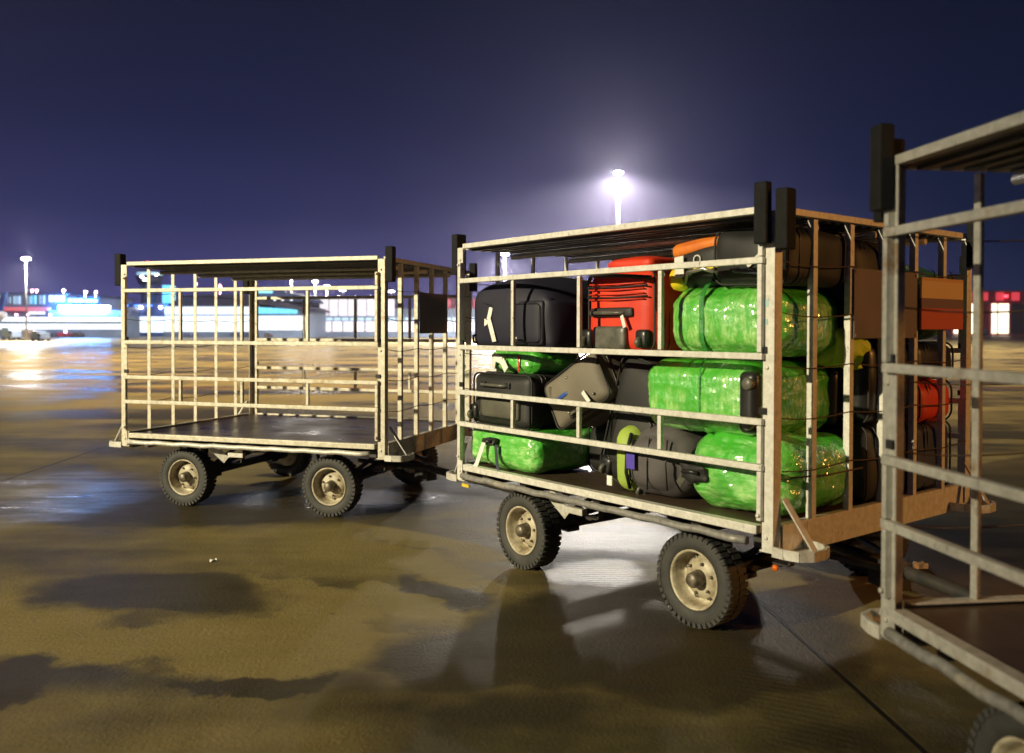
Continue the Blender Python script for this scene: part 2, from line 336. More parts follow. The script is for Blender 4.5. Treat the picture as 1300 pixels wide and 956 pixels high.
# ------------------------------------------------------------------ baggage cart
L, WD = 2.46, 1.905
ZR, ZB, Z1, Z2, Z3, Z4, ZD = 2.05, .50, 1.81, 1.377, 1.082, .875, .60
BARS = [.312, .628, .943, 1.26, 1.577]
def lprof(mb, x, y, z0, z1, w, d, t, sx, sy, mi=0):
    """L angle: outer corner at x,y, legs w along x*sx and d along y*sy"""
    xa, xb = sorted((x, x + sx * w)); ya, yb = sorted((y, y + sy * t)); mb.box(xa, xb, ya, yb, z0, z1, mi)
    xa, xb = sorted((x, x + sx * t)); ya, yb = sorted((y + sy * t, y + sy * d)); mb.box(xa, xb, ya, yb, z0, z1, mi)
def make_wheel(parent, x, y, side):
    w = bpy.data.objects.new('wheel', None); COL.objects.link(w); w.parent = parent; w.location = (x, y, .237); w.rotation_euler = (0, random.uniform(0, 6), 0 if side < 0 else math.pi)
    # local: outside face toward -Y
    t = MB()
    pr = [(.150, -.056), (.175, -.066), (.205, -.068), (.225, -.061), (.233, -.045), (.235, -.02), (.235, .02), (.233, .045), (.225, .061), (.205, .068), (.175, .066), (.150, .056)]
    t.lathe(pr, 48, closed=True)
    for k in range(42):
        a = 2 * math.pi * k / 42
        for sgn in (-1, 1):
            Mx = Matrix.Rotation(a + (.09 if sgn > 0 else 0), 4, 'Y')
            y0, y1 = sorted((sgn * .005, sgn * .064)); t.box(.226, .2385, y0, y1, -.0125, .0125, 0, Mx)
            y0, y1 = sorted((sgn * .057, sgn * .0695)); t.box(.212, .2365, y0, y1, -.010, .010, 0, Mx)
    t.lathe([(.190, -.0635), (.186, -.0685), (.182, -.0635)], 48, closed=True)
    t.build('tyre', M['tyre'], w)
    r = MB()
    r.lathe([(.150, -.052), (.153, -.060), (.147, -.064), (.139, -.056), (.134, -.03), (.126, .012), (.114, .026), (.104, .012), (.092, -.006), (.066, -.014), (.0, -.014)], 48, caps=False)
    r.lathe([(.150, -.05), (.135, .045), (.13, .055), (.0, .055)], 32, caps=False)
    r.build('rim', M['rim'], w)
    h = MB(); h.lathe([(.046, -.012), (.042, -.040), (.038, -.072), (.030, -.082), (.0, -.084)], 24)
    for k in range(6):
        a = 2 * math.pi * k / 6; Mx = Matrix.Translation((.078 * math.cos(a), -.003, .078 * math.sin(a)))
        h.lathe([(.0085, -.006), (.0085, -.021), (.004, -.025), (0, -.025)], 6, M4=Mx)
    for k in range(8):  # dark discs stand in for the shaded hand holes of the rim
        a = 2 * math.pi * (k + .5) / 8; Mx = Matrix.Translation((.103 * math.cos(a), .012, .103 * math.sin(a)))
        h.lathe([(.0125, .008), (.0125, -.004), (0, -.004)], 10, M4=Mx)
    h.build('hub', M['hub'], w)
    return w
def make_bumper(parent, cx, cy, su, sv):
    """rounded corner bumper at the foot of a post, outward along su, inward along sv, plus diagonal stay"""
    b = MB(); t = []
    P = [(0, 0), (.06, -.005), (.13, .01), (.165, .06), (.17, .14), (.15, .20), (.08, .235), (0, .24)]
    pts = [(cx + su * a, cy + sv * c) for a, c in P]
    for i in range(len(pts) - 1): b.bar((*pts[i], .505), (*pts[i + 1], .505), .014, .045)
    vs = [b.bm.verts.new((x, y, .482)) for x, y in pts]; vs2 = [b.bm.verts.new((x, y, .488)) for x, y in pts]
    b.bm.faces.new(vs); b.bm.faces.new(vs2[::-1])
    b.bar((cx + su * .006, cy + sv * .075, .735), (cx + su * .15, cy + sv * .10, .515), .035, .008, up=(su, 0, 0))
    return b.build('corner_bumper', M['galv'], parent)
def zig(p0, p1, n, amp):
    p0, p1 = Vector(p0), Vector(p1); out = []
    for i in range(n + 1):
        f = i / n; p = p0.lerp(p1, f); p.z += (amp if i % 2 else -amp) * .5 - .012 * math.sin(math.pi * ((f * 3) % 1)); out.append(p)
    return out
def make_cart(label, steel, drawbar_end, plate=True, xpad=None, GX=(.050, .61, 1.20, 1.80, 2.398)):
    root = empty('luggage_cart', label, 'luggage cart', group='caged luggage carts coupled in a line')
    # posts
    for (x, su) in ((0, 1), (L, -1)):
        for (y, sv) in ((0, 1), (WD, -1)):
            p = MB(); lprof(p, x, y, ZB, ZR - .02, *((.078, .072) if steel is M['galv_shaded'] else (.059, .058)), .006, su, sv)
            p.box(*sorted((x + su * .004, x + su * .075)), *sorted((y + sv * .004, y + sv * .075)), ZB - .008, ZB, 0)
            for zz in (ZB + .06, ZR - .1, Z2 - .05): p.lathe([(.009, 0), (.009, -.008), (0, -.008)], 6, M4=Matrix.Translation((x + su * .035, y - (0.000 if sv > 0 else -.008), zz)))
            p.build('post', steel, root, .0015)
            pd = MB()   # rubber pad on the end face
            def pad(cx, cy, z0, z1, w, d):
                pr = [(-w / 2, -d / 2), (w / 2, -d / 2), (w / 2, d / 4), (w / 3, d / 2), (-w / 3, d / 2), (-w / 2, d / 4)]
                vs = [pd.bm.verts.new((cx + a, cy + b_, z)) for z in (z0, z1) for a, b_ in pr]
                pd.bm.faces.new(vs[:6]); pd.bm.faces.new(vs[6:][::-1])
                for k in range(6): pd.bm.faces.new((vs[k], vs[(k + 1) % 6], vs[6 + (k + 1) % 6], vs[6 + k]))
            pad(x - su * .033, y + sv * .038, 1.855, 2.125, .062, .085)
            if (x, y) == xpad:
                pd.build('rubber_pad', M['rubber'], root, .006); pd = MB(); pad(x + su * .04, y - sv * .030, 1.88, 2.155, .066, .056)
            pd.build('rubber_pad', M['rubber'], root, .006)
            make_bumper(root, x, y, -su, sv)
            for zz in (1.405, 1.13): lt = MB(); lt.box(*sorted((x + su * .035, x + su * .075)), *sorted((y - sv * .010, y + sv * .004)), zz - .014, zz + .016); lt.build('latch', M['black_plastic'], root, .002)
    # roof
    r = MB(); r.box(.05, L - .05, .05, WD - .05, ZR - .026, ZR - .018)
    for k in range(22):
        y = .10 + k * (WD - .2) / 21; r.box(.05, L - .05, y - .018, y + .018, ZR - .038, ZR - .027)
    ro = r.build('roof', M['roofsheet'], root)
    r = MB(); r.box(.062, L - .062, -.004, .034, ZR - .027, ZR + .004); r.box(.062, L - .062, WD - .034, WD + .004, ZR - .027, ZR + .004)
    r.box(.004, .042, .062, WD - .062, ZR - .029, ZR + .002); r.box(L - .042, L - .004, .062, WD - .062, ZR - .029, ZR + .002)
    r.build('roof_rim', steel, ro, .002)
    r = MB()
    for y in (.42, .95, 1.48): r = MB(); r.tube([(.06, y, ZR - .062), (L - .06, y, ZR - .062)], .018, 10); r.build('roof_beam', M['galv'], ro)
    # deck, sills, end beams
    d = MB(); d.box(.045, L - .045, .045, WD - .045, ZD - .035, ZD - .004); d.build('deck', M['deck'], root)
    for (y, s) in ((0, 1), (WD, -1)):
        q = MB(); q.box(.082, L - .082, *sorted((y - s * .012, y + s * .040)), ZD - .032, ZD + .008); q.build('side_sill', steel, root, .004)
        q = MB(); n = 24; pts = [(.09 + (L - .21) * k / n, y - s * (.024 + .004 * math.sin(k * 1.7)), .534 + .003 * math.sin(k * 2.1 + 1)) for k in range(n + 1)]
        q.tube(pts, .019, 12); q.build('bumper_pipe', M['pipe'] if steel is not M['galv_a'] else M['galv'], root)
    for (x, s) in ((0, 1), (L, -1)):
        q = MB(); q.box(*sorted((x + s * .002, x + s * .010)), .078, WD - .078, .470, ZD + .012); q.box(*sorted((x + s * .010, x + s * .044)), .078, WD - .078, ZD + .004, ZD + .012)
        q.box(*sorted((x + s * .010, x + s * .044)), .078, WD - .078, .470, .478); q.build('end_beam', steel if s > 0 else steel, root, .002)
    # end bars and cords
    for (x, s) in ((0, 1), (L, -1)):
        for v in BARS:
            q = MB(); lprof(q, x + s * .006, v + .0, ZD + .012, ZR - .037, .032, .034, .005, s, 1)
            if s > 0: pass
            q.build('end_bar', steel, root)
        for zz in (1.80, 1.565, 1.325, 1.09, .85):
            q = MB(); allp = []
            yy = [.06] + BARS + [WD - .06]
            for i in range(len(yy) - 1):
                pts = [(x + s * (.002 if 0 < k < 6 else -.004), yy[i] + (yy[i + 1] - yy[i]) * k / 6, zz - .004 * math.sin(math.pi * k / 6) + .016 * ((k / 6) - .5) * ((i % 2) * 2 - 1)) for k in range(7)]
                allp += pts[:-1] if i < len(yy) - 2 else pts
            q.tube(allp, .0030, 6); q.build('elastic_cord', M['cord'], root)
    # side gates, upper and lower, both sides
    for (y, s) in ((0, 1), (WD, -1)):
        yc = y - s * .012
        def rail(q, z, h=.030): q.box(GX[0] - .015, GX[-1] + .015, yc - .014, yc + .014, z - h / 2, z + h / 2)
        q = MB(); rail(q, Z1); rail(q, Z2)
        for k, xx in enumerate(GX):
            e = k in (0, len(GX) - 1)
            q.box(xx - .012, xx + .012, yc - .0115 - (.004 if e else 0), yc + .0115, (Z2 + .018), (Z1 - .018))
            if e: q.box(xx - .012, xx + .012, yc - .0115, yc + .0115, Z1 + .018, 1.93); q.lathe([(.009, 0), (.009, -.012), (0, -.012)], 6, M4=Matrix.Translation((xx, yc - .0115, 1.915)))
        q.build('upper_gate', steel, root, .003)
        q = MB(); rail(q, Z3); rail(q, Z4)
        for k, xx in enumerate(GX):
            q.box(xx - .012, xx + .012, yc - .0115, yc + .0115, Z4 + .018, Z3 - .018)
            if k in (0, len(GX) - 1): q.box(xx - .012, xx + .012, yc - .0115, yc + .0115, .635, Z4 - .018); q.lathe([(.010, 0), (.010, -.012), (0, -.012)], 6, M4=Matrix.Translation((xx, yc - .0115, .66)))
        q.build('lower_gate', steel, root, .003)
    if plate:
        q = MB(); q.box(L + .002, L + .006, .645, 1.262, 1.455, 1.80)
        for (yy, zz) in ((.66, 1.47), (1.245, 1.47), (.66, 1.785), (1.245, 1.785)): q.box(L + .006, L + .010, yy - .007, yy + .007, zz - .007, zz + .007)
        q.build('sign_plate', M['plate'], root, .001)
    # chassis
    c = MB()
    for y in (.52, 1.385): c.box(.12, L - .12, y - .03, y + .03, .44, .53)
    for x in (.15, .54, 1.2, 1.92, 2.3): c.box(x - .03, x + .03, .12, WD - .12, .472, .540)
    c.lathe([(.26, .40), (.27, .405), (.27, .435), (.26, .44)], 28, axis='Z', M4=Matrix.Translation((1.92, WD / 2, 0)))
    c.build('chassis', M['chassis'], root, .002)
    for x in (.541, 1.917):
        c = MB(); c.box(x - .03, x + .03, .24, WD - .24, .208, .268)
        for y in (.50, 1.40):
            for k in range(4): c.box(x - .30 + k * .05, x + .30 - k * .05, y - .028, y + .028, .268 + (0) + .035 - k * .010, .277 + .035 - k * .010)
            c.bar((x - .3, y, .31), (x - .33, y, .44), .04, .012); c.bar((x + .3, y, .31), (x + .33, y, .44), .04, .012)
            c.bar((x - .02, y - .12, .24), (x + .2, y + .1, .45), .03, .03); c.box(x - .06, x + .06, y - .05, y + .05, .19, .22)
        c.bar((x, .3, .24), (x + .25, .8, .40), .045, .03); c.bar((x, 1.6, .24), (x + .25, 1.1, .40), .045, .03)
        c.lathe([(.05, -.08), (.05, .08)], 14, M4=Matrix.Translation((x, .34, .237))); c.lathe([(.05, -.08), (.05, .08)], 14, M4=Matrix.Translation((x, WD - .34, .237)))
        c.build('axle', M['chassis'], root, .002)
        make_wheel(root, x, .168, -1); make_wheel(root, x, WD - .168, 1)
    # mud flaps / brackets behind the wheels
    c = MB(); c.bar((.82, .10, .52), (.95, .13, .40), .07, .006, up=(0, 1, 0)); c.box(1.02, 1.16, .05, .09, .44, .475); c.build('bracket', M['galv'], root)
    # drawbar
    a = Vector((2.02, WD / 2, .36)); e = Vector(drawbar_end); dd = (e - a).normalized(); sd = dd.cross(Vector((0, 0, 1))).normalized()
    c = MB(); c.tube([a, e - dd * .12], .032, 12); c.tube([a + sd * .28, a + dd * .75 + sd * .03], .018, 8); c.tube([a - sd * .28, a + dd * .75 - sd * .03], .018, 8)
    ring = [e + (dd * math.cos(k * .5236) + sd * math.sin(k * .5236)) * .06 - dd * .06 for k in range(12)]; c.tube(ring, .017, 8, closed=True)
    c.box(-.09, .09, -.05, .05, -.10, .03, 0, Matrix.Translation(a + dd * .62) @ Matrix.Rotation(math.atan2(dd.y, dd.x), 4, 'Z'))
    c.build('drawbar', M['chassis'], root, .002)
    # tow hitch at the left end
    c = MB(); c.box(-.16, .12, WD / 2 - .05, WD / 2 + .05, .30, .34); c.box(-.16, .12, WD / 2 - .05, WD / 2 + .05, .40, .43); c.box(.05, .12, WD / 2 - .06, WD / 2 + .06, .30, .47)
    c.tube([(-.11, WD / 2, .27), (-.11, WD / 2, .47)], .013, 8); c.build('tow_hitch', M['chassis'], root, .002)
    if steel is M['galv_b']:
        c = MB(); c.box(.07, .15, -.012, -.004, .462, .482); c.build('reflector', M['yellow'], root)
    if steel is M['galv_b']: c = MB(); c.lathe([(.016, 0), (.016, -.012), (0, -.014)], 14, M4=Matrix.Translation((2.24, .34, .33))); c.build('side_marker', M['orange_lens'], root)
    return root
CA, CB, CC = (-3.3138, 7.5153, .3096), (-.3624, 5.8744, .8993), (1.212, 2.895, 1.4414)
M['galv_a'] = galv('old_galvanised_steel', (.60, .56, .46), (.42, .39, .30), (.32, .24, .13), .60)
M['galv_b'] = galv('bright_galvanised_steel', (.74, .72, .66), (.56, .54, .48), (.38, .28, .18), .66)
def place(o, c): o.location = (c[0], c[1], 0); o.rotation_euler = (0, 0, -c[2])
cartB = make_cart('cage cart packed with suitcases and green wrapped bags', M['galv_b'], (3.7, .35, .33), xpad=(L, 0)); place(cartB, CB)
cartA = make_cart('empty cage cart with a bare wet deck behind the loaded one', M['galv_a'], (3.68, -.15, .33)); place(cartA, CA)
cartC = make_cart('grey empty cage cart with shade-toned steel nearest the camera, cut off at the right edge', M['galv_shaded'], (3.5, .95, .33), xpad=(0, 0), GX=(.050, 1.23, 2.398)); place(cartC, CC)
st = MB(); st.box(L - .074, L - .030, -.0012, -.0004, 1.60, 1.635); st.box(L - .070, L - .034, -.0012, -.0004, 1.52, 1.545); st.build('sticker', M['paleblue'], cartB)

# ------------------------------------------------------------------ luggage
BM = Matrix.Translation((CB[0], CB[1], 0)) @ Matrix.Rotation(-CB[2], 4, 'Z')
def softbox(mb, w, d, h, r, n=9, bulge=(0, 0, 0), crumple=0, seed=0, mi=0, cscale=5, off=(0, 0, 0), arch=0):
    """rounded, slightly stuffed box centred on x,y, standing on z=0"""
    hx, hy, hz = w / 2, d / 2, h / 2; bm = mb.bm; cache = {}
    def vert(p):
        k = tuple(round(c, 5) for c in p)
        if k in cache: return cache[k]
        q = Vector((p[0] * hx, p[1] * hy, p[2] * hz)); i = Vector((max(-hx + r, min(hx - r, q.x)), max(-hy + r, min(hy - r, q.y)), max(-hz + r, min(hz - r, q.z))))
        dd = q - i
        if dd.length > 1e-9: q = i + dd.normalized() * r
        fx, fy, fz = 1 - p[0] ** 2, 1 - p[1] ** 2, 1 - p[2] ** 2
        q.x += math.copysign(bulge[0] * fy * fz, p[0]) if abs(p[0]) > .99 else 0
        q.y += math.copysign(bulge[1] * fx * fz, p[1]) if abs(p[1]) > .99 else 0
        q.z += bulge[2] * fx * fy * max(0, p[2]) ** 2 + arch * (1 - (p[0] + .15) ** 2) * max(0, p[2]) ** 2
        if crumple: q += noise.noise_vector(Vector((q.x * cscale + seed, q.y * cscale, q.z * cscale))) * crumple
        v = bm.verts.new(q + Vector((off[0], off[1], off[2] + hz))); cache[k] = v; return v
    # denser sampling near the edges
    def s(k): t = -1 + 2 * k / n; return math.copysign(1 - (1 - abs(t)) ** 1.35, t)
    for ax in range(3):
        for sg in (-1, 1):
            for i in range(n):
                for j in range(n):
                    c = []
                    for a, b_ in ((i, j), (i + 1, j), (i + 1, j + 1), (i, j + 1)):
                        p = [0, 0, 0]; p[ax] = sg; p[(ax + 1) % 3] = s(a); p[(ax + 2) % 3] = s(b_); c.append(vert(p))
                    try: f = bm.faces.new(c); f.smooth = True; f.material_index = mi
                    except ValueError: pass
def rrect(w, h, r, y, n=5, zc=None):
    zc = h / 2 if zc is None else zc; pts = []
    for cx, cz, a0 in ((w / 2 - r, h / 2 - r, 0), (-w / 2 + r, h / 2 - r, 90), (-w / 2 + r, -h / 2 + r, 180), (w / 2 - r, -h / 2 + r, 270)):
        for k in range(n + 1): a = R(a0 + 90 * k / n); pts.append((cx + r * math.cos(a), y, zc + cz + r * math.sin(a)))
    return pts
def thing_at(name, label, cat, u, v, z, rot=(0, 0, 0), group=None):
    o = empty(name, label, cat, group=group); mm = BM @ Matrix.Translation((u, v, z)) @ Matrix.Rotation(R(rot[2]), 4, 'Z') @ Matrix.Rotation(R(rot[1]), 4, 'Y') @ Matrix.Rotation(R(rot[0]), 4, 'X')
    o.location = mm.translation; o.rotation_euler = mm.to_euler(); return o
def suitcase(name, label, u, v, z, w, d, h, mat, rot=(0, 0, 0), r=.05, bulge=(.01, .02, .01), group=None, handle=None, wheels=None, pocket=None, ribs=0, cat='suitcase', seed=0, piping=True, zipper=True, arch=0):
    o = thing_at(name, label, cat, u, v, z, rot, group)
    b = MB(); softbox(b, w, d, h, r, 14, bulge, .013, seed, arch=arch); b.build('body', mat, o)
    if piping:
        for y in (-d / 2 + .018, d / 2 - .018): b = MB(); b.tube(rrect(w + .004, h + .004, r, y), .006, 6, closed=True); b.build('piping', M['black_fabric'], o)
    if zipper:
        b = MB(); b.tube(rrect(w + .008, h + .008, r, -d / 2 + .10), .0045, 6, closed=True); b.tube(rrect(w + .007, h + .007, r, -d / 2 + .135), .003, 6, closed=True); b.build('zip', M['black_plastic'], o)
    if handle:
        hx, hz, hl, ang, hm = handle; b = MB(); c, s = math.cos(R(ang)), math.sin(R(ang)); yy = -d / 2 - bulge[1] * .8
        pts = [(-hl / 2, .004), (-hl / 2 + .012, -.024), (-hl / 4, -.034), (hl / 4, -.034), (hl / 2 - .012, -.024), (hl / 2, .004)]
        b.tube([(hx + a * c, yy + q, hz + a * s) for a, q in pts], .011, 8); b.build('handle', hm, o)
        for e in (-1, 1): b = MB(); b.box(-.022, .022, -.012, .012, -.018, .018, 0, Matrix.Translation((hx + e * hl / 2 * c, yy, hz + e * hl / 2 * s)) @ Matrix.Rotation(-R(ang), 4, 'Y')); b.build('handle_mount', M['black_plastic'], o, .004)
    if wheels:
        for (wx, wz) in wheels:
            q = MB(); softbox(q, .085, .07, .10, .022, 5, off=(wx, -d / 2 + .004, wz - .03)); k = q.build('wheel_housing', M['black_plastic'], o)
            q = MB(); q.lathe([(.0, -.014), (.024, -.014), (.030, -.008), (.030, .008), (.024, .014), (0, .014)], 20, M4=Matrix.Translation((wx, -d / 2 - .034, wz)) @ Matrix.Rotation(R(90), 4, 'Z')); q.build('wheel', M['grey_plastic'], k)
    if pocket:
        px, pz, pw, ph, pm = pocket; q = MB(); softbox(q, pw, .05, ph, .02, 7, (0, .012, 0), .004, seed + 3, off=(px, -d / 2 - .006, pz)); k = q.build('pocket', pm, o)
        q = MB(); q.tube(rrect(pw * .9, ph * .86, .03, -d / 2 - .036 - .004, zc=pz + ph / 2), .0035, 6, closed=True); [setattr(v, 'co', v.co + Vector((px, 0, 0))) for v in q.bm.verts]; q.build('zip', M['black_plastic'], k)
    for k in range(ribs):
        q = MB(); z0 = h * (.2 + .62 * k / max(1, ribs - 1)); q.box(-w / 2 + .03, w / 2 - .03, -d / 2 - bulge[1] - .006, -d / 2, z0 - .006, z0 + .006); q.build('rib', mat, o, .004)
    return o
def papertag(o, pts, w, mat=None, name='tag'):
    """bent strip of paper through points in the thing's frame, width w along z-ish"""
    b = MB(); 
    for i in range(len(pts) - 1): b.bar(pts[i], pts[i + 1], w, .002, up=(0, -1, 0))
    return b.build(name, mat or M['white'], o)
def wrapped(name, label, u, v, z, w, d, h, rot=(0, 0, 0), r=.09, mat=None, seed=0, cr=.03, straps=(), hole=None, group='bags wrapped in green film', tie=None, n=46):
    o = thing_at(name, label, 'wrapped bag', u, v, z, rot, group)
    b = MB(); softbox(b, w, d, h, r, n, (.02, .02, .015), cr, seed, cscale=5)
    for vv in b.bm.verts:   # creases of the film
        c_ = vv.co - Vector((0, 0, h / 2)); nn_ = c_.normalized()
        a1 = abs(noise.noise(Vector((c_.x * 4 + seed, c_.y * 5, c_.z * 17)))); a2 = abs(noise.noise(Vector((c_.x * 16, c_.y * 6 + seed, c_.z * 5 + c_.x * 9)))); a3 = abs(noise.noise(c_ * 34 + Vector((seed, 1, 2))))
        vv.co += nn_ * (.004 - a1 * .008 - a2 * .013 - a3 * .006)
    b.build('film', mat or M['wrap'], o)
    for (sx_, wd) in straps:
        q = MB(); pts = [(sx_, p[0], p[2]) for p in rrect(d + .045, h + .03, r, 0)]; pts.append(pts[0])
        for i in range(len(pts) - 1): q.bar(pts[i], pts[i + 1], wd, .003, up=(0, pts[i][1], pts[i][2] - h / 2))
        q.build('strap', M['wrap_dark'], o)
    if hole:
        hx, hz, hw, hh = hole; q = MB(); softbox(q, hw, .03, hh, .014, 8, (0, .01, 0), .02, seed + 5, cscale=18, off=(hx, -d / 2 - .036, hz)); q.build('torn_opening', M['black_fabric'], o)
        q = MB(); q.tube([(hx - hw * .35, -d / 2 - .055, hz + hh * .5), (hx, -d / 2 - .072, hz + hh * .62), (hx + hw * .3, -d / 2 - .06, hz + hh * .55)], .011, 8); q.build('handle', M['black_plastic'], o)
    return o
# bottom row --------------------------------------------------
g12 = wrapped('wrapped_suitcase', 'bright green film wrapped suitcase low at the cart\'s far end, handle hole in its front', .355, .36, .602, .70, .56, .268, (0, 0, 0), .075, seed=1, cr=.012, hole=(-.05, .15, .14, .05))
papertag(g12, [(-.09, -.335, .17), (-.15, -.35, .02), (-.17, -.36, -.01)], .035, name='tag')
papertag(g12, [(.02, -.325, .16), (.04, -.33, .05), (.08, -.34, -.03)], .03, M['blue_box'], 'strap')
bk11 = suitcase('soft_suitcase', 'big black soft suitcase leaning in the middle of the loaded cart', 1.31, .40, .61, .46, .34, .72, M['black_fabric'], (0, 16, 0), .07, (.02, .035, .02), wheels=((-.15, .05), (.15, .05)), pocket=(0, .10, .30, .36, M['charcoal']), seed=4)
bp = thing_at('backpack', 'grey and lime backpack lying on the deck with a purple tag', 'backpack', 1.60, .32, .602, (0, 0, 0))
b = MB(); softbox(b, .44, .42, .37, .15, 14, (.02, .03, .02), .018, 11); b.build('body', M['grey_fabric'], bp)
b = MB(); softbox(b, .16, .40, .35, .075, 9, (.01, .02, .01), .012, 12, off=(-.19, .0, .004)); b.build('side_panel', M['lime'], bp)
b = MB(); b.tube([(-.135, -.19, .33), (-.125, -.235, .24), (-.13, -.235, .12), (-.145, -.19, .03)], .010, 8); b.tube([(-.11, -.2, .30), (-.10, -.245, .2), (-.105, -.23, .08)], .006, 6); b.build('strap', M['black_fabric'], bp)
b = MB(); b.box(-.105, -.045, -.262, -.257, .15, .235); b.build('tag', M['purple'], bp, .004)
b = MB(); b.box(-.29, -.25, -.225, -.215, .03, .085); b.build('buckle', M['white'], bp, .003)
b = MB(); b.tube([(.02, -.215, .32), (.03, -.245, .2), (.02, -.23, .05)], .004, 6); b.tube([(.13, -.2, .32), (.15, -.235, .2), (.14, -.21, .06)], .004, 6); b.build('zip', M['black_plastic'], bp)
g7 = wrapped('wrapped_bag', 'large green film wrapped bag at the bottom corner, black torn opening in its front', 2.125, .46, .602, .59, .66, .375, (0, 0, -3), .13, M['wrap'], seed=21, cr=.022, hole=(-.185, .135, .17, .085))
b = MB(); b.bar((-.31, -.345, .10), (-.24, -.375, .165), .04, .006, up=(0, -1, 0)); b.build('tag', M['grey_plastic'], g7)
b = MB(); b.tube([(.315, -.26, .21), (.34, 0, .205), (.325, .29, .21)], .004, 6); b.build('cord', M['cord'], g7)
# second row
sc8 = suitcase('suitcase', 'black suitcase on the low green wrapped one at the cart\'s far end', .33, .36, .872, .60, .52, .33, M['black_fabric'], (0, 0, 0), .05, handle=(-.02, .265, .26, 0, M['grey_plastic']), wheels=((-.26, .06),), pocket=(.02, .05, .40, .15, M['olive']), seed=6)
sc8b = suitcase('suitcase', 'taupe suitcase tilted across the middle with a blue grip', 1.04, .34, 1.00, .50, .36, .30, M['taupe'], (0, -29, 0), .045, (.01, .03, .01), handle=(.03, .02, .15, 0, M['chrome']), seed=7)
b = MB(); b.bar((-.17, -.205, .155), (-.03, -.207, .155), .022, .014, up=(0, -1, 0)); b.build('grip', M['blue_grip'], sc8b, .003)
for xx, zz in ((.0, .24), (.16, .06), (.05, .06), (-.08, .05)): b = MB(); b.lathe([(.009, 0), (.007, -.006), (0, -.008)], 10, axis='Y', M4=Matrix.Translation((xx, -.198, zz))); b.build('stud', M['chrome'], sc8b)
b = MB(); b.bar((-.19, -.19, .20), (-.165, -.197, .26), .018, .006, up=(0, -1, 0)); b.build('padlock', M['chrome'], sc8b)
g6 = wrapped('wrapped_suitcase', 'middle green film wrapped suitcase of the three stacked at the near corner', 1.90, .47, .972, .74, .68, .365, (0, 0, 0), .10, M['wrap_v'], seed=33, cr=.010, straps=((.05, .008),))
for yy in (-.335, .335):
    b = MB(); softbox(b, .10, .07, .30, .03, 7, (0, .006, 0), .004, 3, off=(.335, yy, .03)); k = b.build('exposed_corner', M['black_plastic'], g6)
    for zz in (.08, .27): b = MB(); b.lathe([(0, -.02), (.026, -.02), (.03, -.012), (.03, .012), (0, .02)], 18, M4=Matrix.Translation((.35, yy + (-.035 if yy < 0 else .035), zz))); b.build('wheel', M['grey_plastic'], k)
g9 = wrapped('wrapped_bundle', 'small green wrapped bundle squeezed under the navy suitcase', .36, .38, 1.206, .46, .44, .165, (0, 0, 0), .07, M['wrap'], seed=41, cr=.015)
papertag(g9, [(-.17, -.23, .03), (-.10, -.27, .11), (-.02, -.27, .09), (.04, -.28, .03)], .05)
b = MB(); b.bar((.12, -.245, .02), (.12, -.245, .13), .01, .003, up=(0, -1, 0)); b.build('strap', M['redtag'], g9)
# third row
nv = suitcase('suitcase', 'huge navy soft suitcase with white tags, top row beside the red one', .42, .50, 1.37, .80, .78, .345, M['navy'], (0, 0, 0), .055, (.015, .04, .05), pocket=(.20, .03, .30, .27, M['navy']), seed=8, piping=False, zipper=False, arch=.085)
papertag(nv, [(-.17, -.405, .285), (-.155, -.44, .19), (-.125, -.43, .09), (-.12, -.42, .045)], .042)
papertag(nv, [(-.235, -.402, .23), (-.205, -.425, .15)], .035)
papertag(nv, [(-.345, -.385, .24), (-.32, -.39, .20)], .008)
b = MB(); b.box(.12, .175, -.475, -.470, .065, .078); b.build('label', M['white'], nv)
b = MB(); b.tube([(-.345, -.36, .10), (-.365, -.41, .08), (-.36, -.41, .04), (-.34, -.37, .03)], .010, 7); b.build('handle', M['black_plastic'], nv)
b = MB(); b.tube([(-.375, -.385, .31), (-.2, -.41, .285), (0, -.41, .24), (.1, -.405, .23)], .005, 6); b.tube([(-.375, -.36, .37), (0, -.405, .34), (.38, -.37, .31)], .005, 6); b.build('seam', M['black_plastic'], nv)
rd = suitcase('suitcase', 'red soft suitcase with black handle and wheels, top row of the loaded cart', 1.36, .43, 1.372, .50, .60, .45, M['red'], (0, 0, 0), .06, (.01, .022, .03), handle=(-.05, .215, .26, 0, M['grey_plastic']), wheels=((.19, .055), (-.235, .055)), seed=9)
b = MB(); softbox(b, .25, .05, .13, .02, 6, off=(-.04, -.318, .012)); b.build('base_panel', M['grey_plastic'], rd)
b = MB(); softbox(b, .32, .035, .055, .015, 6, off=(-.03, -.315, .19)); b.build('handle_recess', M['black_fabric'], rd)
b = MB()
for zz in (.29, .32, .345, .375): b.tube([(-.21, -.318, zz), (0, -.335, zz - .004), (.21, -.318, zz)], .0045, 6)
b.build('seam', M['red'], rd)
b = MB()
for zz in (.303, .36): b.tube([(-.23, -.316, zz), (0, -.330, zz - .006), (.23, -.316, zz)], .005, 6)
b.tube([(-.24, -.30, .38), (-.19, -.325, .425), (0, -.335, .42), (.25, -.31, .40)], .012, 6)
b.build('strap', M['black_fabric'], rd)
q = MB(); softbox(q, .34, .42, .06, .028, 7, (0, 0, .02), .006, 2, off=(.03, -.05, .455)); q.build('top_pocket', M['red'], rd)
g5 = wrapped('wrapped_bag', 'upper green film wrapped bag of the three, dark strap round its middle', 2.03, .43, 1.365, .66, .60, .345, (0, 0, 0), .11, M['wrap_v'], seed=52, cr=.012, straps=((-.07, .028),))
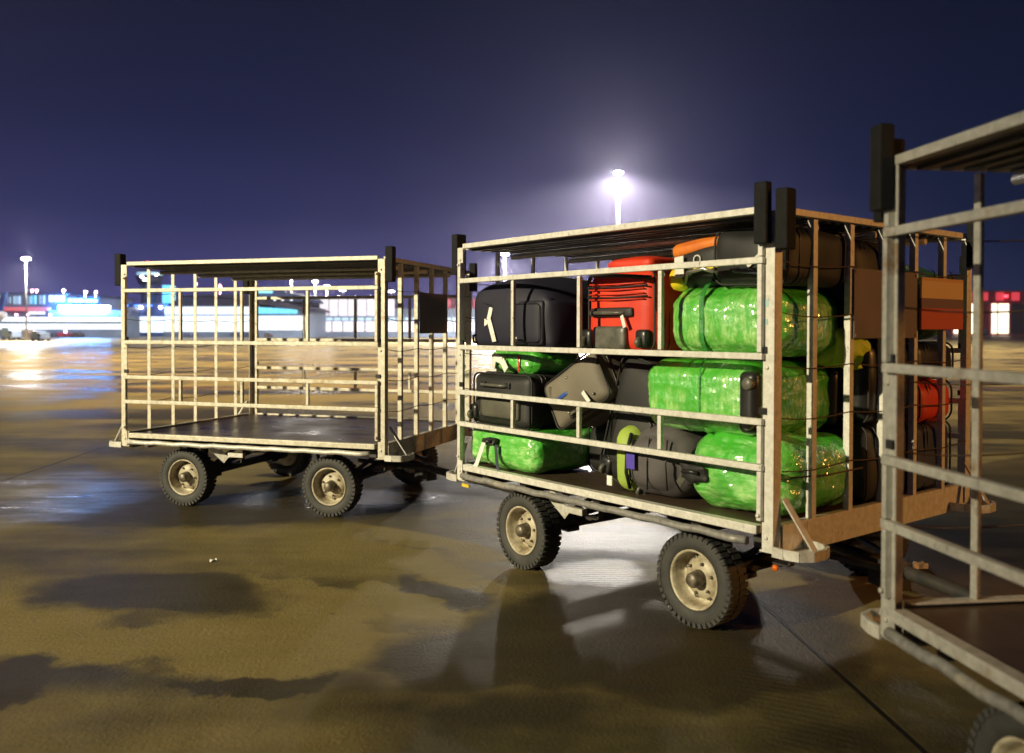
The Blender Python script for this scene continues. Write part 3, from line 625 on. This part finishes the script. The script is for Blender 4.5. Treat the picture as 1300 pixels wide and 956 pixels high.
# top
yb = thing_at('sports_bag', 'yellow, orange and black sports bag wedged under the roof', 'bag', 1.90, .33, 1.715, (0, -7, 0))
b = MB(); softbox(b, .38, .30, .24, .09, 12, (.01, .02, .02), .014, 61); b.build('body', M['black_fabric'], yb)
b = MB(); softbox(b, .11, .28, .13, .05, 8, (0, .01, 0), .01, 62, off=(-.16, -.03, -.002)); b.box(-.02, .13, -.178, -.17, .075, .105); b.build('yellow_panel', M['bag_yellow'], yb)
b = MB(); softbox(b, .36, .10, .075, .03, 8, (0, .01, .01), .008, 63, off=(.0, -.10, .165)); b.build('orange_panel', M['orange'], yb)
b = MB(); b.tube([(-.09, -.17, .03), (-.04, -.20, .075), (.06, -.20, .08), (.13, -.17, .045)], .010, 8); b.build('handle', M['chrome'], yb)
b = MB(); b.tube([(.01 + .022 * math.cos(k), -.178, .135 + .022 * math.sin(k)) for k in [i * .6283 for i in range(10)]], .004, 6, closed=True); b.build('ring', M['white'], yb)
b = MB(); b.bar((-.10, -.185, .17), (-.10, -.195, .06), .06, .003, up=(0, -1, 0)); b.build('wrap_tail', M['white'], yb)
tb = suitcase('holdall', 'black holdall with a white and red tag, on the upper green bag under the roof', 2.215, .38, 1.712, .42, .50, .265, M['black_fabric'], (0, 2, 0), .06, (.01, .02, .01), cat='bag', seed=71, handle=(.03, .06, .18, -4, M['blue_box']))
papertag(tb, [(.02, -.28, .085), (.10, -.29, .14)], .02); papertag(tb, [(.10, -.29, .14), (.135, -.29, .17)], .028, M['redtag'], 'label')
b = MB(); b.box(.07, .14, -.278, -.272, .205, .24); b.build('label', M['white'], tb)
tb2 = suitcase('holdall', 'black bag behind the corner post, under the roof beside the brown strap', 2.19, .90, 1.62, .44, .40, .33, M['black_fabric'], (0, 0, 0), .07, (.02, .02, .02), cat='bag', seed=72)
# rear rows seen through the end frame, and added cases between the front pieces
G2 = 'dark cases in the rear rows'
suitcase('suitcase', 'dark case at the bottom behind the green bags, seen through the end bars', 2.14, 1.07, .602, .55, .46, .40, M['black_fabric'], (0, 0, 0), .06, (.02, .01, .01), G2, seed=81)
suitcase('suitcase', 'dark glossy case standing second in the pile behind the green bags', 2.14, 1.08, 1.012, .55, .46, .42, M['black_plastic'], (0, 0, 0), .06, (.02, .01, .01), G2, seed=82)
suitcase('suitcase', 'dark case behind the sign plate, top of its pile', 2.12, 1.12, 1.44, .55, .44, .30, M['charcoal'], (0, 0, 0), .06, (.02, .01, .01), G2, seed=83)
suitcase('suitcase', 'slate case at the bottom of the far right pile under the red bag', 2.15, 1.57, .602, .52, .42, .37, M['blue_box'], (0, 0, 0), .05, (.01, .01, .01), G2, seed=84)
rb = suitcase('travel_bag', 'small red and black bag in the far right pile', 2.17, 1.57, .975, .50, .40, .24, M['red'], (0, 0, 0), .07, (.02, .02, .02), None, cat='bag', seed=85)
suitcase('suitcase', 'black ribbed case lying on the small red bag', 2.15, 1.56, 1.222, .54, .44, .20, M['black_plastic'], (0, 0, 0), .05, (.01, .01, .01), G2, seed=86)
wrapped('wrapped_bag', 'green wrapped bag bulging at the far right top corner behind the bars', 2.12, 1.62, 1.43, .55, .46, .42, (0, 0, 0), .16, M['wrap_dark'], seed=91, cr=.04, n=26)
for i, (u, v, z, w, d, h, m, lb) in enumerate((  # dark cases added to fill the black gaps in the load
        (1.45, 1.02, .602, .60, .50, .48, 'black_fabric', 'added black case on the deck in the second row behind the leaning suitcase'),
        (1.45, 1.02, 1.085, .62, .50, .29, 'charcoal', 'dark case in the second row behind the taupe suitcase\'s upper edge'),
        (1.45, 1.02, 1.38, .60, .50, .30, 'black_fabric', 'added dark case in the second row behind the red suitcase'),
        (.78, 1.05, .602, .60, .50, .55, 'charcoal', 'added charcoal case in the rear row behind the low green suitcase'),
        (.80, 1.05, 1.155, .60, .45, .36, 'black_fabric', 'added thin black case in the rear row behind the navy suitcase'),
        (1.5, 1.55, .602, .62, .46, .50, 'black_plastic', 'added hard black case at the back of the deck'),
        (.86, .72, .602, .30, .42, .30, 'black_fabric', 'added small black bag filling the dark gap beside the low green suitcase'))):
    suitcase('suitcase', lb, u, v, z, w, d, h, M[m], (0, 0, 0), .06, (.01, .02, .01), G2, seed=100 + i)
# brown strap end, neon cloth
bs = thing_at('plaid_scarf', 'brown plaid cloth end hanging inside the end bars', 'scarf', 2.437, .715, 1.55)
m, t, bb = new_mat('brown_plaid'); wv = N(t, 'ShaderNodeTexWave'); wv.inputs['Scale'].default_value = 9; wv.bands_direction = 'Z'
cc = N(t, 'ShaderNodeTexCoord'); t.links.new(cc.outputs['Object'], wv.inputs[0]); t.links.new(mix(t, wv.outputs[1], (.42, .17, .06), (.22, .07, .03)), bb.inputs['Base Color']); bb.inputs['Roughness'].default_value = .8
b = MB(); b.tube([(0, 0, 0), (.005, .02, .07), (.01, .035, .15), (0, .02, .21), (-.04, -.04, .245)], [.040, .044, .040, .034, .02], 12)
for vv in b.bm.verts: vv.co.x *= .4
b.build('cloth', m, bs)
nc = thing_at('neon_cloth', 'crumpled neon yellow cloth in the gap beside the upper green bag', 'cloth', 2.34, .74, 1.30)
b = MB(); softbox(b, .16, .20, .20, .05, 10, (0, 0, 0), .09, 5, cscale=11); b.build('fold', M['lime_cloth'], nc)
# invented board standing in for a motion-blurred smear at the far end bars
hb = thing_at('motion_smear_board', 'small board standing in for an orange and red motion smear right of the sign plate', 'board', L + .012, 1.53, 1.50)
m, t, bb = new_mat('banded_smear'); cc = N(t, 'ShaderNodeTexCoord'); sp = N(t, 'ShaderNodeSeparateXYZ'); t.links.new(cc.outputs['Object'], sp.inputs[0])
rm = ramp(t, [(0, (.50, .085, .04)), (.41, (.16, .09, .10)), (.60, (.62, .42, .20)), (.93, (.55, .30, .10))], mth(t, 'DIVIDE', sp.outputs[2], .28)); rm.color_ramp.interpolation = 'CONSTANT'
t.links.new(rm.outputs[0], bb.inputs['Base Color']); bb.inputs['Roughness'].default_value = .6
b = MB(); b.box(0, .012, -.255, .22, 0, .28); b.build('panel', m, hb, .002)
for yy in (-.1, .1): b = MB(); b.tube([(.006, yy, .28), (.004, yy, .31), (-.01, yy, .325)], .004, 6); b.build('hook', M['cord'], hb)

# scraps blown onto the apron
for (xx, yy, sz, lb) in ((271, 713, .016, 'small crumpled paper scrap on the apron below the empty cart'), (1166, 722, .05, 'torn pale plastic scrap on the ground behind the right cart\'s post')):
    g_ = unproj(xx, yy); b = MB(); softbox(b, sz * 2.2, sz, sz * .7, sz * .2, 7, (0, 0, 0), sz * .7, xx, cscale=1.2 / sz); sc_ = b.build('litter_scrap', M['black_fabric'] if xx == 776 else M['white'])
    sc_.location = (g_.x, g_.y, .002); sc_.rotation_euler = (0, 0, xx); tag(sc_, lb, 'litter')
# dents, scratches: a pair of airline tags on the taupe and red cases
b = MB(); b.bar((.10, -.215, .10), (.13, -.222, .02), .028, .002, up=(0, -1, 0)); b.build('tag', M['white'], sc8b)
b = MB(); b.bar((.07, -.345, .20), (.10, -.352, .135), .024, .002, up=(0, -1, 0)); b.build('tag', M['white'], rd)

# ------------------------------------------------------------------ background
def at(x, y, D):   # point at depth D on the sight line of picture point x,y
    a, b_ = x - CX, y - CY
    X = a * math.cos(ROLL) + b_ * math.sin(ROLL); Y = -a * math.sin(ROLL) + b_ * math.cos(ROLL)
    c, s = math.cos(PITCH), math.sin(PITCH); yc = -Y / F; d = Vector((X / F, yc * s + c, yc * c - s)); d *= D / d.y
    return Vector((0, 0, H)) + d
def px(mb, x0, x1, y0, y1, D, depth, mi=0, floor=False):
    a, c = at(x0, y1, D), at(x1, y0, D); mb.box(a.x, c.x, D, D + depth, 0 if floor else a.z, c.z, mi)
E = {}
E['white'] = emit('lit_white_glazing', (.84, .94, 1), 1.35); E['cool'] = emit('lit_cool_glazing', (.42, .78, 1), .8)
E['blue'] = emit('blue_sign_light', (.02, .22, .95), 3.2); E['bluewhite'] = emit('lit_canopy', (.08, .36, 1), 170)
E['cyan'] = emit('cyan_window', (.12, .75, 1), 1.3); E['lilac'] = emit('lit_lilac_hall', (.95, .86, .95), .9); E['warm'] = emit('warm_lit_doorway', (1, .86, .62), 2.2)
E['red'] = emit('red_light', (1, .04, .06), 7); E['redl'] = emit('red_lit_fascia', (.85, .03, .05), .8); E['lamp'] = emit('floodlight_lens', (1, .94, .84), 60); E['small'] = emit('small_lamp_lens', (1, .88, .9), 25)
E['pink'] = emit('pink_lamp_lens', (1, .45, .6), 12)
M['wallblue'] = simple('blue_grey_cladding', (.10, .14, .30), None, .5); M['darkroof'] = simple('dark_roof', (.05, .05, .09), None, .6, scale=.3)
M['paleclad'] = simple('pale_cladding', (.18, .24, .36), None, .5, scale=.4); M['redclad'] = simple('red_cladding', (.45, .03, .04), (.28, .02, .03), .5, scale=.5)  # pale cladding: the terminal's bluish glow is put into the colour
M['mast'] = simple('mast_steel', (.17, .165, .15), None, .5); M['dkclad'] = simple('dark_shutter', (.07, .05, .045), None, .6)
M['tarmac_red'] = M['redclad']; M['aircraft'] = simple('aircraft_white', (.6, .62, .66), None, .3, scale=.5); M['tailblue'] = simple('aircraft_tail_blue', (.03, .06, .30), None, .3, scale=.5)
# passenger terminal
D = 130
T = empty('terminal_building', 'long white lit terminal with a glowing blue canopy at the left', 'building', at(60, 430, D) * 1); T.location.z = 0
inv = Matrix.Translation(-T.location)
def bpart(name, mats, parent, fn, bev=0):
    b = MB(); fn(b); o = b.build(name, mats, parent, bev)
    base = parent
    while base.parent: base = base.parent
    if parent is base: o.data.transform(Matrix.Translation(-base.location))
    else: o.data.transform(Matrix.Translation(-base.location))
    return o
bpart('wall', M['paleclad'], T, lambda b: (px(b, -60, 84, 373, 428, D + 6, 20, floor=True), px(b, 84, 128, 388, 428, D + 6, 18, floor=True), px(b, 84, 126, 377, 388, D + 10, 12)))
bpart('roof', M['darkroof'], T, lambda b: (px(b, -62, 86, 371.8, 373, D + 5.5, 21), px(b, 84, 127, 376, 377, D + 9, 14)))
for x0, x1, y0, y1, mm in ((10, 12.5, 377, 385, 'cool'), (17, 25, 376, 386, 'cool'), (34, 38, 376, 386, 'cool'), (40, 45, 375, 386, 'cyan'), (50, 56, 375, 386, 'cool'), (62, 81, 375, 383, 'white'), (-30, 4, 376, 386, 'white'), (86, 105, 379, 384, 'cool'), (107, 123, 380, 384, 'cool')):
    w_ = bpart('window', E[mm], T, lambda b: px(b, x0, x1, y0, y1, D + 5.7, .25))
    for k in (1, 2): bpart('window_frame', M['paleclad'], w_, lambda b: px(b, x0 + (x1 - x0) * k / 3 - .25, x0 + (x1 - x0) * k / 3 + .25, y0, y1, D + 5.5, .15))
bpart('fascia', E['redl'], T, lambda b: px(b, 5, 60, 390, 394.5, D + 4.5, 1.2))
bpart('canopy', E['bluewhite'], T, lambda b: px(b, 74, 135, 388, 393, D + 3, 1.2))
bpart('canopy_soffit', E['blue'], T, lambda b: px(b, 62, 150, 394, 401, D + 3.6, 1.2))
for x0 in (36, 47): bpart('window', E['white'], T, lambda b: px(b, x0, x0 + 9, 395.5, 399, D + 5.4, .3))
for x in range(-60, 152, 7): bpart('concourse_glazing', E['white'], T, lambda b: px(b, x, x + 6.4, 402.5, 408.5, D + 1, .3))
for x in range(-60, 152, 5): bpart('ground_floor_glazing', E['white'], T, lambda b: px(b, x, x + 4.2, 411, 418, D + 1, .3))
bpart('concourse', M['paleclad'], T, lambda b: (px(b, -62, 156, 401.5, 428, D + 1.4, 6, floor=True), px(b, -62, 156, 408.7, 410.6, D + .6, .8)))
for x in (40, 46, 80, 108, 121): bpart('roof_lamp', E['pink'] if x in (40, 46, 121) else E['small'], T, lambda b: (px(b, x - .9, x + .9, 367.5 + (2 if x > 100 else 0), 369.5 + (2 if x > 100 else 0), D + 6, .4), px(b, x - .2, x + .2, 369.5, 377, D + 6.1, .2)))
for x in (20, 34, 63): bpart('entrance_lamp', E['pink'], T, lambda b: px(b, x - 1, x + 1, 398.6, 400.4, D + .5, .3))
# low blue annex
X_ = empty('annex_building', 'low dark blue annex between the terminal and the control tower', 'building'); X_.location = at(140, 430, 150); X_.location.z = 0
bpart('wall', M['wallblue'], X_, lambda b: (px(b, 124, 222, 385, 428, 150, 12, floor=True), px(b, 132, 146, 378, 385, 152, 6)))
for x in (150, 178, 203): bpart('wall_lamp', E['small'], X_, lambda b: px(b, x - 1.2, x + 1.2, 389, 391.5, 149.5, .4))
for x in (134, 155, 170, 186, 208): bpart('window', E['blue'], X_, lambda b: px(b, x, x + 7, 387, 389, 149.7, .25))
for x in range(154, 222, 6): bpart('ground_floor_glazing', E['white'], X_, lambda b: px(b, x, x + 5, 402, 422, 149.6, .3))
# control tower
CTm = empty('control_tower', 'dark blue control tower with lit cab beyond the empty cart', 'tower'); CTm.location = at(192, 430, 170); CTm.location.z = 0
def cyl(b, x, ya, yb, rp, D, rp2=None, mi=0, n=16):
    p, q = at(x, yb, D), at(x, ya, D); r1 = rp / F * D; r2 = (rp2 or rp) / F * D
    b.lathe([(0, p.z), (r1, p.z), (r2, q.z), (0, q.z)], n, axis='Z', M4=Matrix.Translation((p.x, D, 0)), mi=mi)
bpart('shaft', M['wallblue'], CTm, lambda b: cyl(b, 190, 360, 430, 10, 170))
bpart('cab', M['darkroof'], CTm, lambda b: (cyl(b, 190, 350, 361, 13, 170, 17), cyl(b, 190, 344, 346, 16, 170, 12)))
bpart('cab_window', E['cool'], CTm, lambda b: cyl(b, 190, 346, 350, 15.5, 170, 15))
bpart('antenna', M['mast'], CTm, lambda b: (cyl(b, 188, 334, 344, .5, 170), cyl(b, 194, 338, 344, .4, 170)))
bpart('beacon', E['red'], CTm, lambda b: cyl(b, 188, 332, 334, 1.5, 170))
bpart('gallery_lamp', E['small'], CTm, lambda b: (cyl(b, 180, 350, 352, 1.4, 167), cyl(b, 184, 354, 356, 2, 166), cyl(b, 199, 348, 350, 1.2, 167)))
bpart('stair_glazing', E['cyan'], CTm, lambda b: px(b, 206, 215, 362, 392, 166, 3))
# hangar
Hg = empty('hangar', 'hangar with a dark roof over a blazing white front', 'building'); Hg.location = at(262, 428, 140); Hg.location.z = 0
def roofp(b, xs, D0, D1):
    top = [at(x, y, D0) for x, y in xs]; bot = [Vector((p.x, D1, p.z)) for p in top]
    n = len(top); vs = [b.bm.verts.new(p) for p in top + bot]; b.bm.faces.new(vs[:n]); b.bm.faces.new(vs[n:][::-1])
    for k in range(n): b.bm.faces.new((vs[k], vs[(k + 1) % n], vs[n + (k + 1) % n], vs[n + k]))
bpart('roof', M['darkroof'], Hg, lambda b: roofp(b, [(212, 388), (232, 375), (250, 373), (318, 374), (330, 389)], 139, 165))
bpart('wall', M['paleclad'], Hg, lambda b: px(b, 208, 330, 389, 428, 141, 20, floor=True))
for x in range(209, 320, 11): bpart('door_glazing', E['white'], Hg, lambda b: px(b, x, x + 10.4, 389.5, 399, 140.6, .3))
for x in range(209, 316, 14): bpart('hangar_door', E['white'], Hg, lambda b: px(b, x, x + 13.2, 401, 421, 140.6, .3))
for x in (248, 279): bpart('roof_lamp', E['pink'], Hg, lambda b: (px(b, x - 1, x + 1, 359 + (x - 248) * .12, 361.5 + (x - 248) * .12, 141, .4), px(b, x - .25, x + .25, 361, 375, 141.1, .3)))
# curved terminal
Cv = empty('curved_terminal', 'terminal with a sweeping canopy roof and cyan windows', 'building'); Cv.location = at(355, 428, 135); Cv.location.z = 0
bpart('roof', M['darkroof'], Cv, lambda b: roofp(b, [(318, 378), (335, 379), (352, 382), (372, 387), (384, 391), (388, 395), (372, 393), (345, 388), (318, 385)], 131, 160))
bpart('upper_roof', M['wallblue'], Cv, lambda b: roofp(b, [(320, 369), (362, 370), (392, 379), (396, 384), (350, 381), (320, 378)], 140, 165))
bpart('roof_glazing', E['cyan'], Cv, lambda b: px(b, 320, 345, 368, 372, 139, .5))
for x in (347, 357, 368): bpart('roof_light', E['white'], Cv, lambda b: roofp(b, [(x, 381), (x + 2.4, 378), (x + 4, 378), (x + 1.6, 382)], 130, 130.4))
bpart('wall', M['paleclad'], Cv, lambda b: px(b, 322, 392, 390, 428, 137, 18, floor=True))
for x in range(322, 376, 8): bpart('window_band', E['cyan'], Cv, lambda b: px(b, x, x + 7, 390 + (x - 322) * .06, 398, 136.6, .3))
for x in range(322, 388, 10): bpart('shop_front', E['white'], Cv, lambda b: px(b, x, x + 9, 401, 419, 136.6, .3))
# blown-out hall
Hl = empty('cargo_hall', 'pale lilac lit cargo hall behind the far side of the empty cart', 'building'); Hl.location = at(480, 428, 150); Hl.location.z = 0
bpart('wall', M['paleclad'], Hl, lambda b: (px(b, 390, 610, 392, 428, 150, 20, floor=True), px(b, 404, 500, 379, 392, 152, 15), px(b, 610, 760, 404, 428, 150, 18, floor=True)))
for x in list(range(406, 500, 12)) : bpart('upper_glazing', E['lilac'], Hl, lambda b: px(b, x, x + 10.5, 380, 401, 149.6, .3))
for x in range(394, 606, 10): bpart('window_band', E['cool'], Hl, lambda b: px(b, x, x + 8, 403, 407, 149.5, .3))
for x in range(394, 740, 14): bpart('loading_bay', E['lilac'], Hl, lambda b: px(b, x, x + 12, 408, 421, 149.6, .3))
for x in (430, 452, 470, 506, 540): bpart('roof_lamp', E['small'], Hl, lambda b: px(b, x - 1, x + 1, 376, 378.5, 149.5, .4))
# red buildings
def red_bld(label, x0, x1, yt, yb, D, doors, lamp=None):
    o = empty('red_warehouse', label, 'building', group=None); p = at((x0 + x1) / 2, yb, D); o.location = (p.x, p.y, 0)
    bpart('wall', M['redclad'], o, lambda b: px(b, x0, x1, yt + 1.5, yb, D, 25, floor=True))
    bpart('roof_edge', M['paleclad'], o, lambda b: px(b, x0 - 1, x1 + 1, yt, yt + 1.4, D - .6, 26))
    for x in range(int(x0), int(x1), 20): bpart('fascia', E['redl'], o, lambda b: px(b, x, min(x + 9.5, x1), yt + 2.6, yt + 13, D - .4, .3))
    for a, c, mm in doors:
        d_ = bpart('door', mm, o, lambda b: px(b, a, c, yt + 17, yb - 1, D - .4, .3))
        bpart('door_frame', M['redclad'], d_, lambda b: (px(b, a - .7, a, yt + 16, yb, D - .6, .4), px(b, c, c + .7, yt + 16, yb, D - .6, .4)))
    if lamp: bpart('wall_lamp', E['red'], o, lambda b: px(b, lamp - 1.8, lamp + 1.8, yt + 6, yt + 9, D - 1, .5))
    return o
red_bld('red warehouse with glowing doorways at the right edge', 1205, 1420, 368.5, 424.5, 240, ((1211, 1219, E['warm']), (1228, 1240, E['warm']), (1259, 1266, E['warm']), (1267.5, 1281, E['warm']), (1284, 1300, M['dkclad']), (1310, 1340, E['warm'])), 1278)
red_bld('smaller red warehouse between the two carts', 562, 604, 377, 424, 190, ((566, 571, E['warm']), (574, 580, E['warm']), (590, 600, E['warm'])))
# masts
def mast(x, y, D, label, power=0, col=(1, .93, .82), big=True, rp=1.6):
    p = at(x, y, D); o = empty('floodlight_mast', label, 'light mast', (p.x, D, 0), group='floodlight masts on the apron')
    k = D / F; hgt = p.z
    b = MB(); b.lathe([(rp * k * 1.5, 0), (rp * k, hgt * .5), (rp * k * .9, hgt)], 14, axis='Z'); b.build('pole', M['mast'], o)
    n = 8 if big else 4; rr_ = (3.6 if big else 2.5) * k
    b = MB(); b.tube([(rr_ * .75 * math.cos(j * 6.283 / 16), rr_ * .75 * math.sin(j * 6.283 / 16), hgt) for j in range(16)], .5 * k, 6, closed=True)
    for j in range(4): b.bar((0, 0, hgt), (rr_ * .75 * math.cos(j * 1.5708), rr_ * .75 * math.sin(j * 1.5708), hgt), .5 * k)
    b.build('head_frame', M['mast'], o)
    for j in range(n):
        a = j * 6.2832 / n + .3; b = MB(); sz = (1.5 if big else 1.1) * k
        b.box(-sz, sz, -sz * .5, sz * .5, -sz, sz * .6, 0); m4 = Matrix.Translation((rr_ * math.cos(a), rr_ * math.sin(a), hgt - .2 * k)) @ Matrix.Rotation(a + 1.5708, 4, 'Z') @ Matrix.Rotation(R(-35), 4, 'X')
        b.bm.transform(m4); b.build('floodlight', E['lamp'] if big else E['small'], o, .1 * k)
    if power:
        l = bpy.data.lights.new('mast_light', 'SPOT'); l.energy = power; l.color = col; l.spot_size = R(162); l.spot_blend = .25; l.shadow_soft_size = .6
        lo = bpy.data.objects.new('mast_light', l); COL.objects.link(lo); lo.parent = o; lo.location = (0, 0, hgt - 1.6 * k - .1)
        l2 = bpy.data.lights.new('mast_glow', 'POINT'); l2.energy = power * .10; l2.color = col; l2.shadow_soft_size = .5
        lo2 = bpy.data.objects.new('mast_glow', l2); COL.objects.link(lo2); lo2.parent = o; lo2.location = (0, 0, hgt + 1.2 * k + .2)
    return o
mast(785, 219, 92, 'tall floodlight mast glaring above the loaded cart', 460000, rp=1.35)
mast(33, 328, 100, 'floodlight mast at the far left above the terminal', 60000, rp=.8)
mast(641, 322, 110, 'floodlight mast seen through the loaded cart above the navy suitcase', 260000, rp=.9)
mast(370, 347.5, 160, 'tapered slim mast left of three fainter lamps', 30000, big=False, rp=1.3)
mast(400, 357, 190, 'first of three fading lamps right of the slim mast', 40000, big=False, rp=.6)
mast(415, 363, 220, 'middle of three fading lamps right of the slim mast', 40000, big=False, rp=.5)
mast(435, 368, 250, 'lowest of three fading lamps right of the slim mast', 0, big=False, rp=.5)
mast(497, 369.5, 200, 'small lamp seen just right of the empty cart post', 0, big=False, rp=.5)
# airliner parked at the far left (tail and rear fuselage)
AP = empty('airliner', 'parked airliner with a dark blue tail fin at the left edge', 'airplane'); AP.location = at(-20, 430, 118); AP.location.z = 0
bpart('fuselage', M['aircraft'], AP, lambda b: b.tube([at(x, y, 118) for x, y in ((8, 399), (-2, 401), (-20, 404), (-60, 406), (-200, 406), (-330, 406), (-350, 410))], [.3, .8, 1.5, 1.9, 1.9, 1.7, .4], 16))
bpart('tail_fin', M['tailblue'], AP, lambda b: roofp(b, [(8, 371), (4, 371), (-16, 398), (1, 399)], 117.8, 118.2))
bpart('stabiliser', M['aircraft'], AP, lambda b: b._add([at(2, 399, 118), at(-8, 400, 118), at(12, 399.5, 112), at(18, 399, 112)], [(0, 1, 2, 3)]))
bpart('landing_gear', M['chassis'], AP, lambda b: (b.tube([at(-150, 412, 118), at(-150, 427, 118)], .2, 8), b.tube([at(-300, 412, 118), at(-300, 427, 118)], .15, 8)))
# ground vehicles far off
def vehicle(x, yb, D, w, h, body, label, name='service_truck', cat='truck', cab=.35, lamp=None):
    p = at(x, yb, D); k = D / F; o = empty(name, label, cat, (p.x, D, 0)); W_ = w * k; H_ = h * k
    b = MB(); b.box(-W_ / 2, W_ / 2 - W_ * cab, -1, 1, H_ * .22, H_); b.box(W_ / 2 - W_ * cab * .98, W_ / 2, -1, 1, H_ * .22, H_ * .78); b.build('body', body, o, .08)
    b = MB(); b.box(W_ / 2 - W_ * cab * .8, W_ / 2 - W_ * .04, -1.03, -1.0, H_ * .5, H_ * .72); b.build('window', M['black_plastic'], o)
    for sx_ in (-.32, .32):
        for sy_ in (-.95, .95):
            b = MB(); b.lathe([(0, -.12), (H_ * .15, -.12), (H_ * .15, .12), (0, .12)], 14, M4=Matrix.Translation((sx_ * W_, sy_, H_ * .15))); b.build('wheel', M['tyre'], o)
    if lamp: b = MB(); b.box(-.15, .15, -.15, .15, H_ + .002, H_ + .25); b.build('beacon', lamp, o)
    return o
vehicle(15, 432, 100, 13, 17, M['paleclad'], 'white service truck with a high back, left of the dark tug')
vehicle(38, 431, 102, 9, 13, M['dkclad'], 'small dark tug beside the white service truck', 'tug', 'tug', .5)
vehicle(65, 422, 128, 16, 6, M['dkclad'], 'low dark van in front of the terminal glazing', 'van', 'van', .3)
vehicle(83, 422, 128, 12, 6.5, M['redclad'], 'low red van right of the dark van', 'van', 'van', .3, E['pink'])
vehicle(100, 422, 128, 7, 7, M['dkclad'], 'tiny dark car right of the red van', 'car', 'car', .5)
vehicle(52, 433, 96, 12, 13, M['paleclad'], 'pale baggage tractor beside the dark tug', 'tractor', 'tractor', .4)
vehicle(341, 418.5, 134, 7, 6, M['dkclad'], 'dark van in front of the curved terminal', 'van', 'van', .4)
vehicle(240, 419.5, 138, 8, 5, M['wallblue'], 'blue van in front of the hangar doors', 'van', 'van', .4)
vehicle(1249, 424.5, 225, 5, 9, M['paleclad'], 'small white van outside the red warehouse', 'van', 'van', .4)

# night mist round the lamps
hz = MB(); hz.box(-420, 420, -40, 420, -1, 60); ho = hz.build('haze', None); ho['kind'] = 'stuff'
m = bpy.data.materials.new('mist'); m.use_nodes = True; t = m.node_tree; t.nodes.clear(); pv = N(t, 'ShaderNodeVolumePrincipled'); ou = N(t, 'ShaderNodeOutputMaterial')
pv.inputs['Color'].default_value = (.70, .67, 1, 1); pv.inputs['Density'].default_value = .0003; pv.inputs['Anisotropy'].default_value = .78
t.links.new(pv.outputs[0], ou.inputs['Volume']); ho.data.materials.clear(); ho.data.materials.append(m)
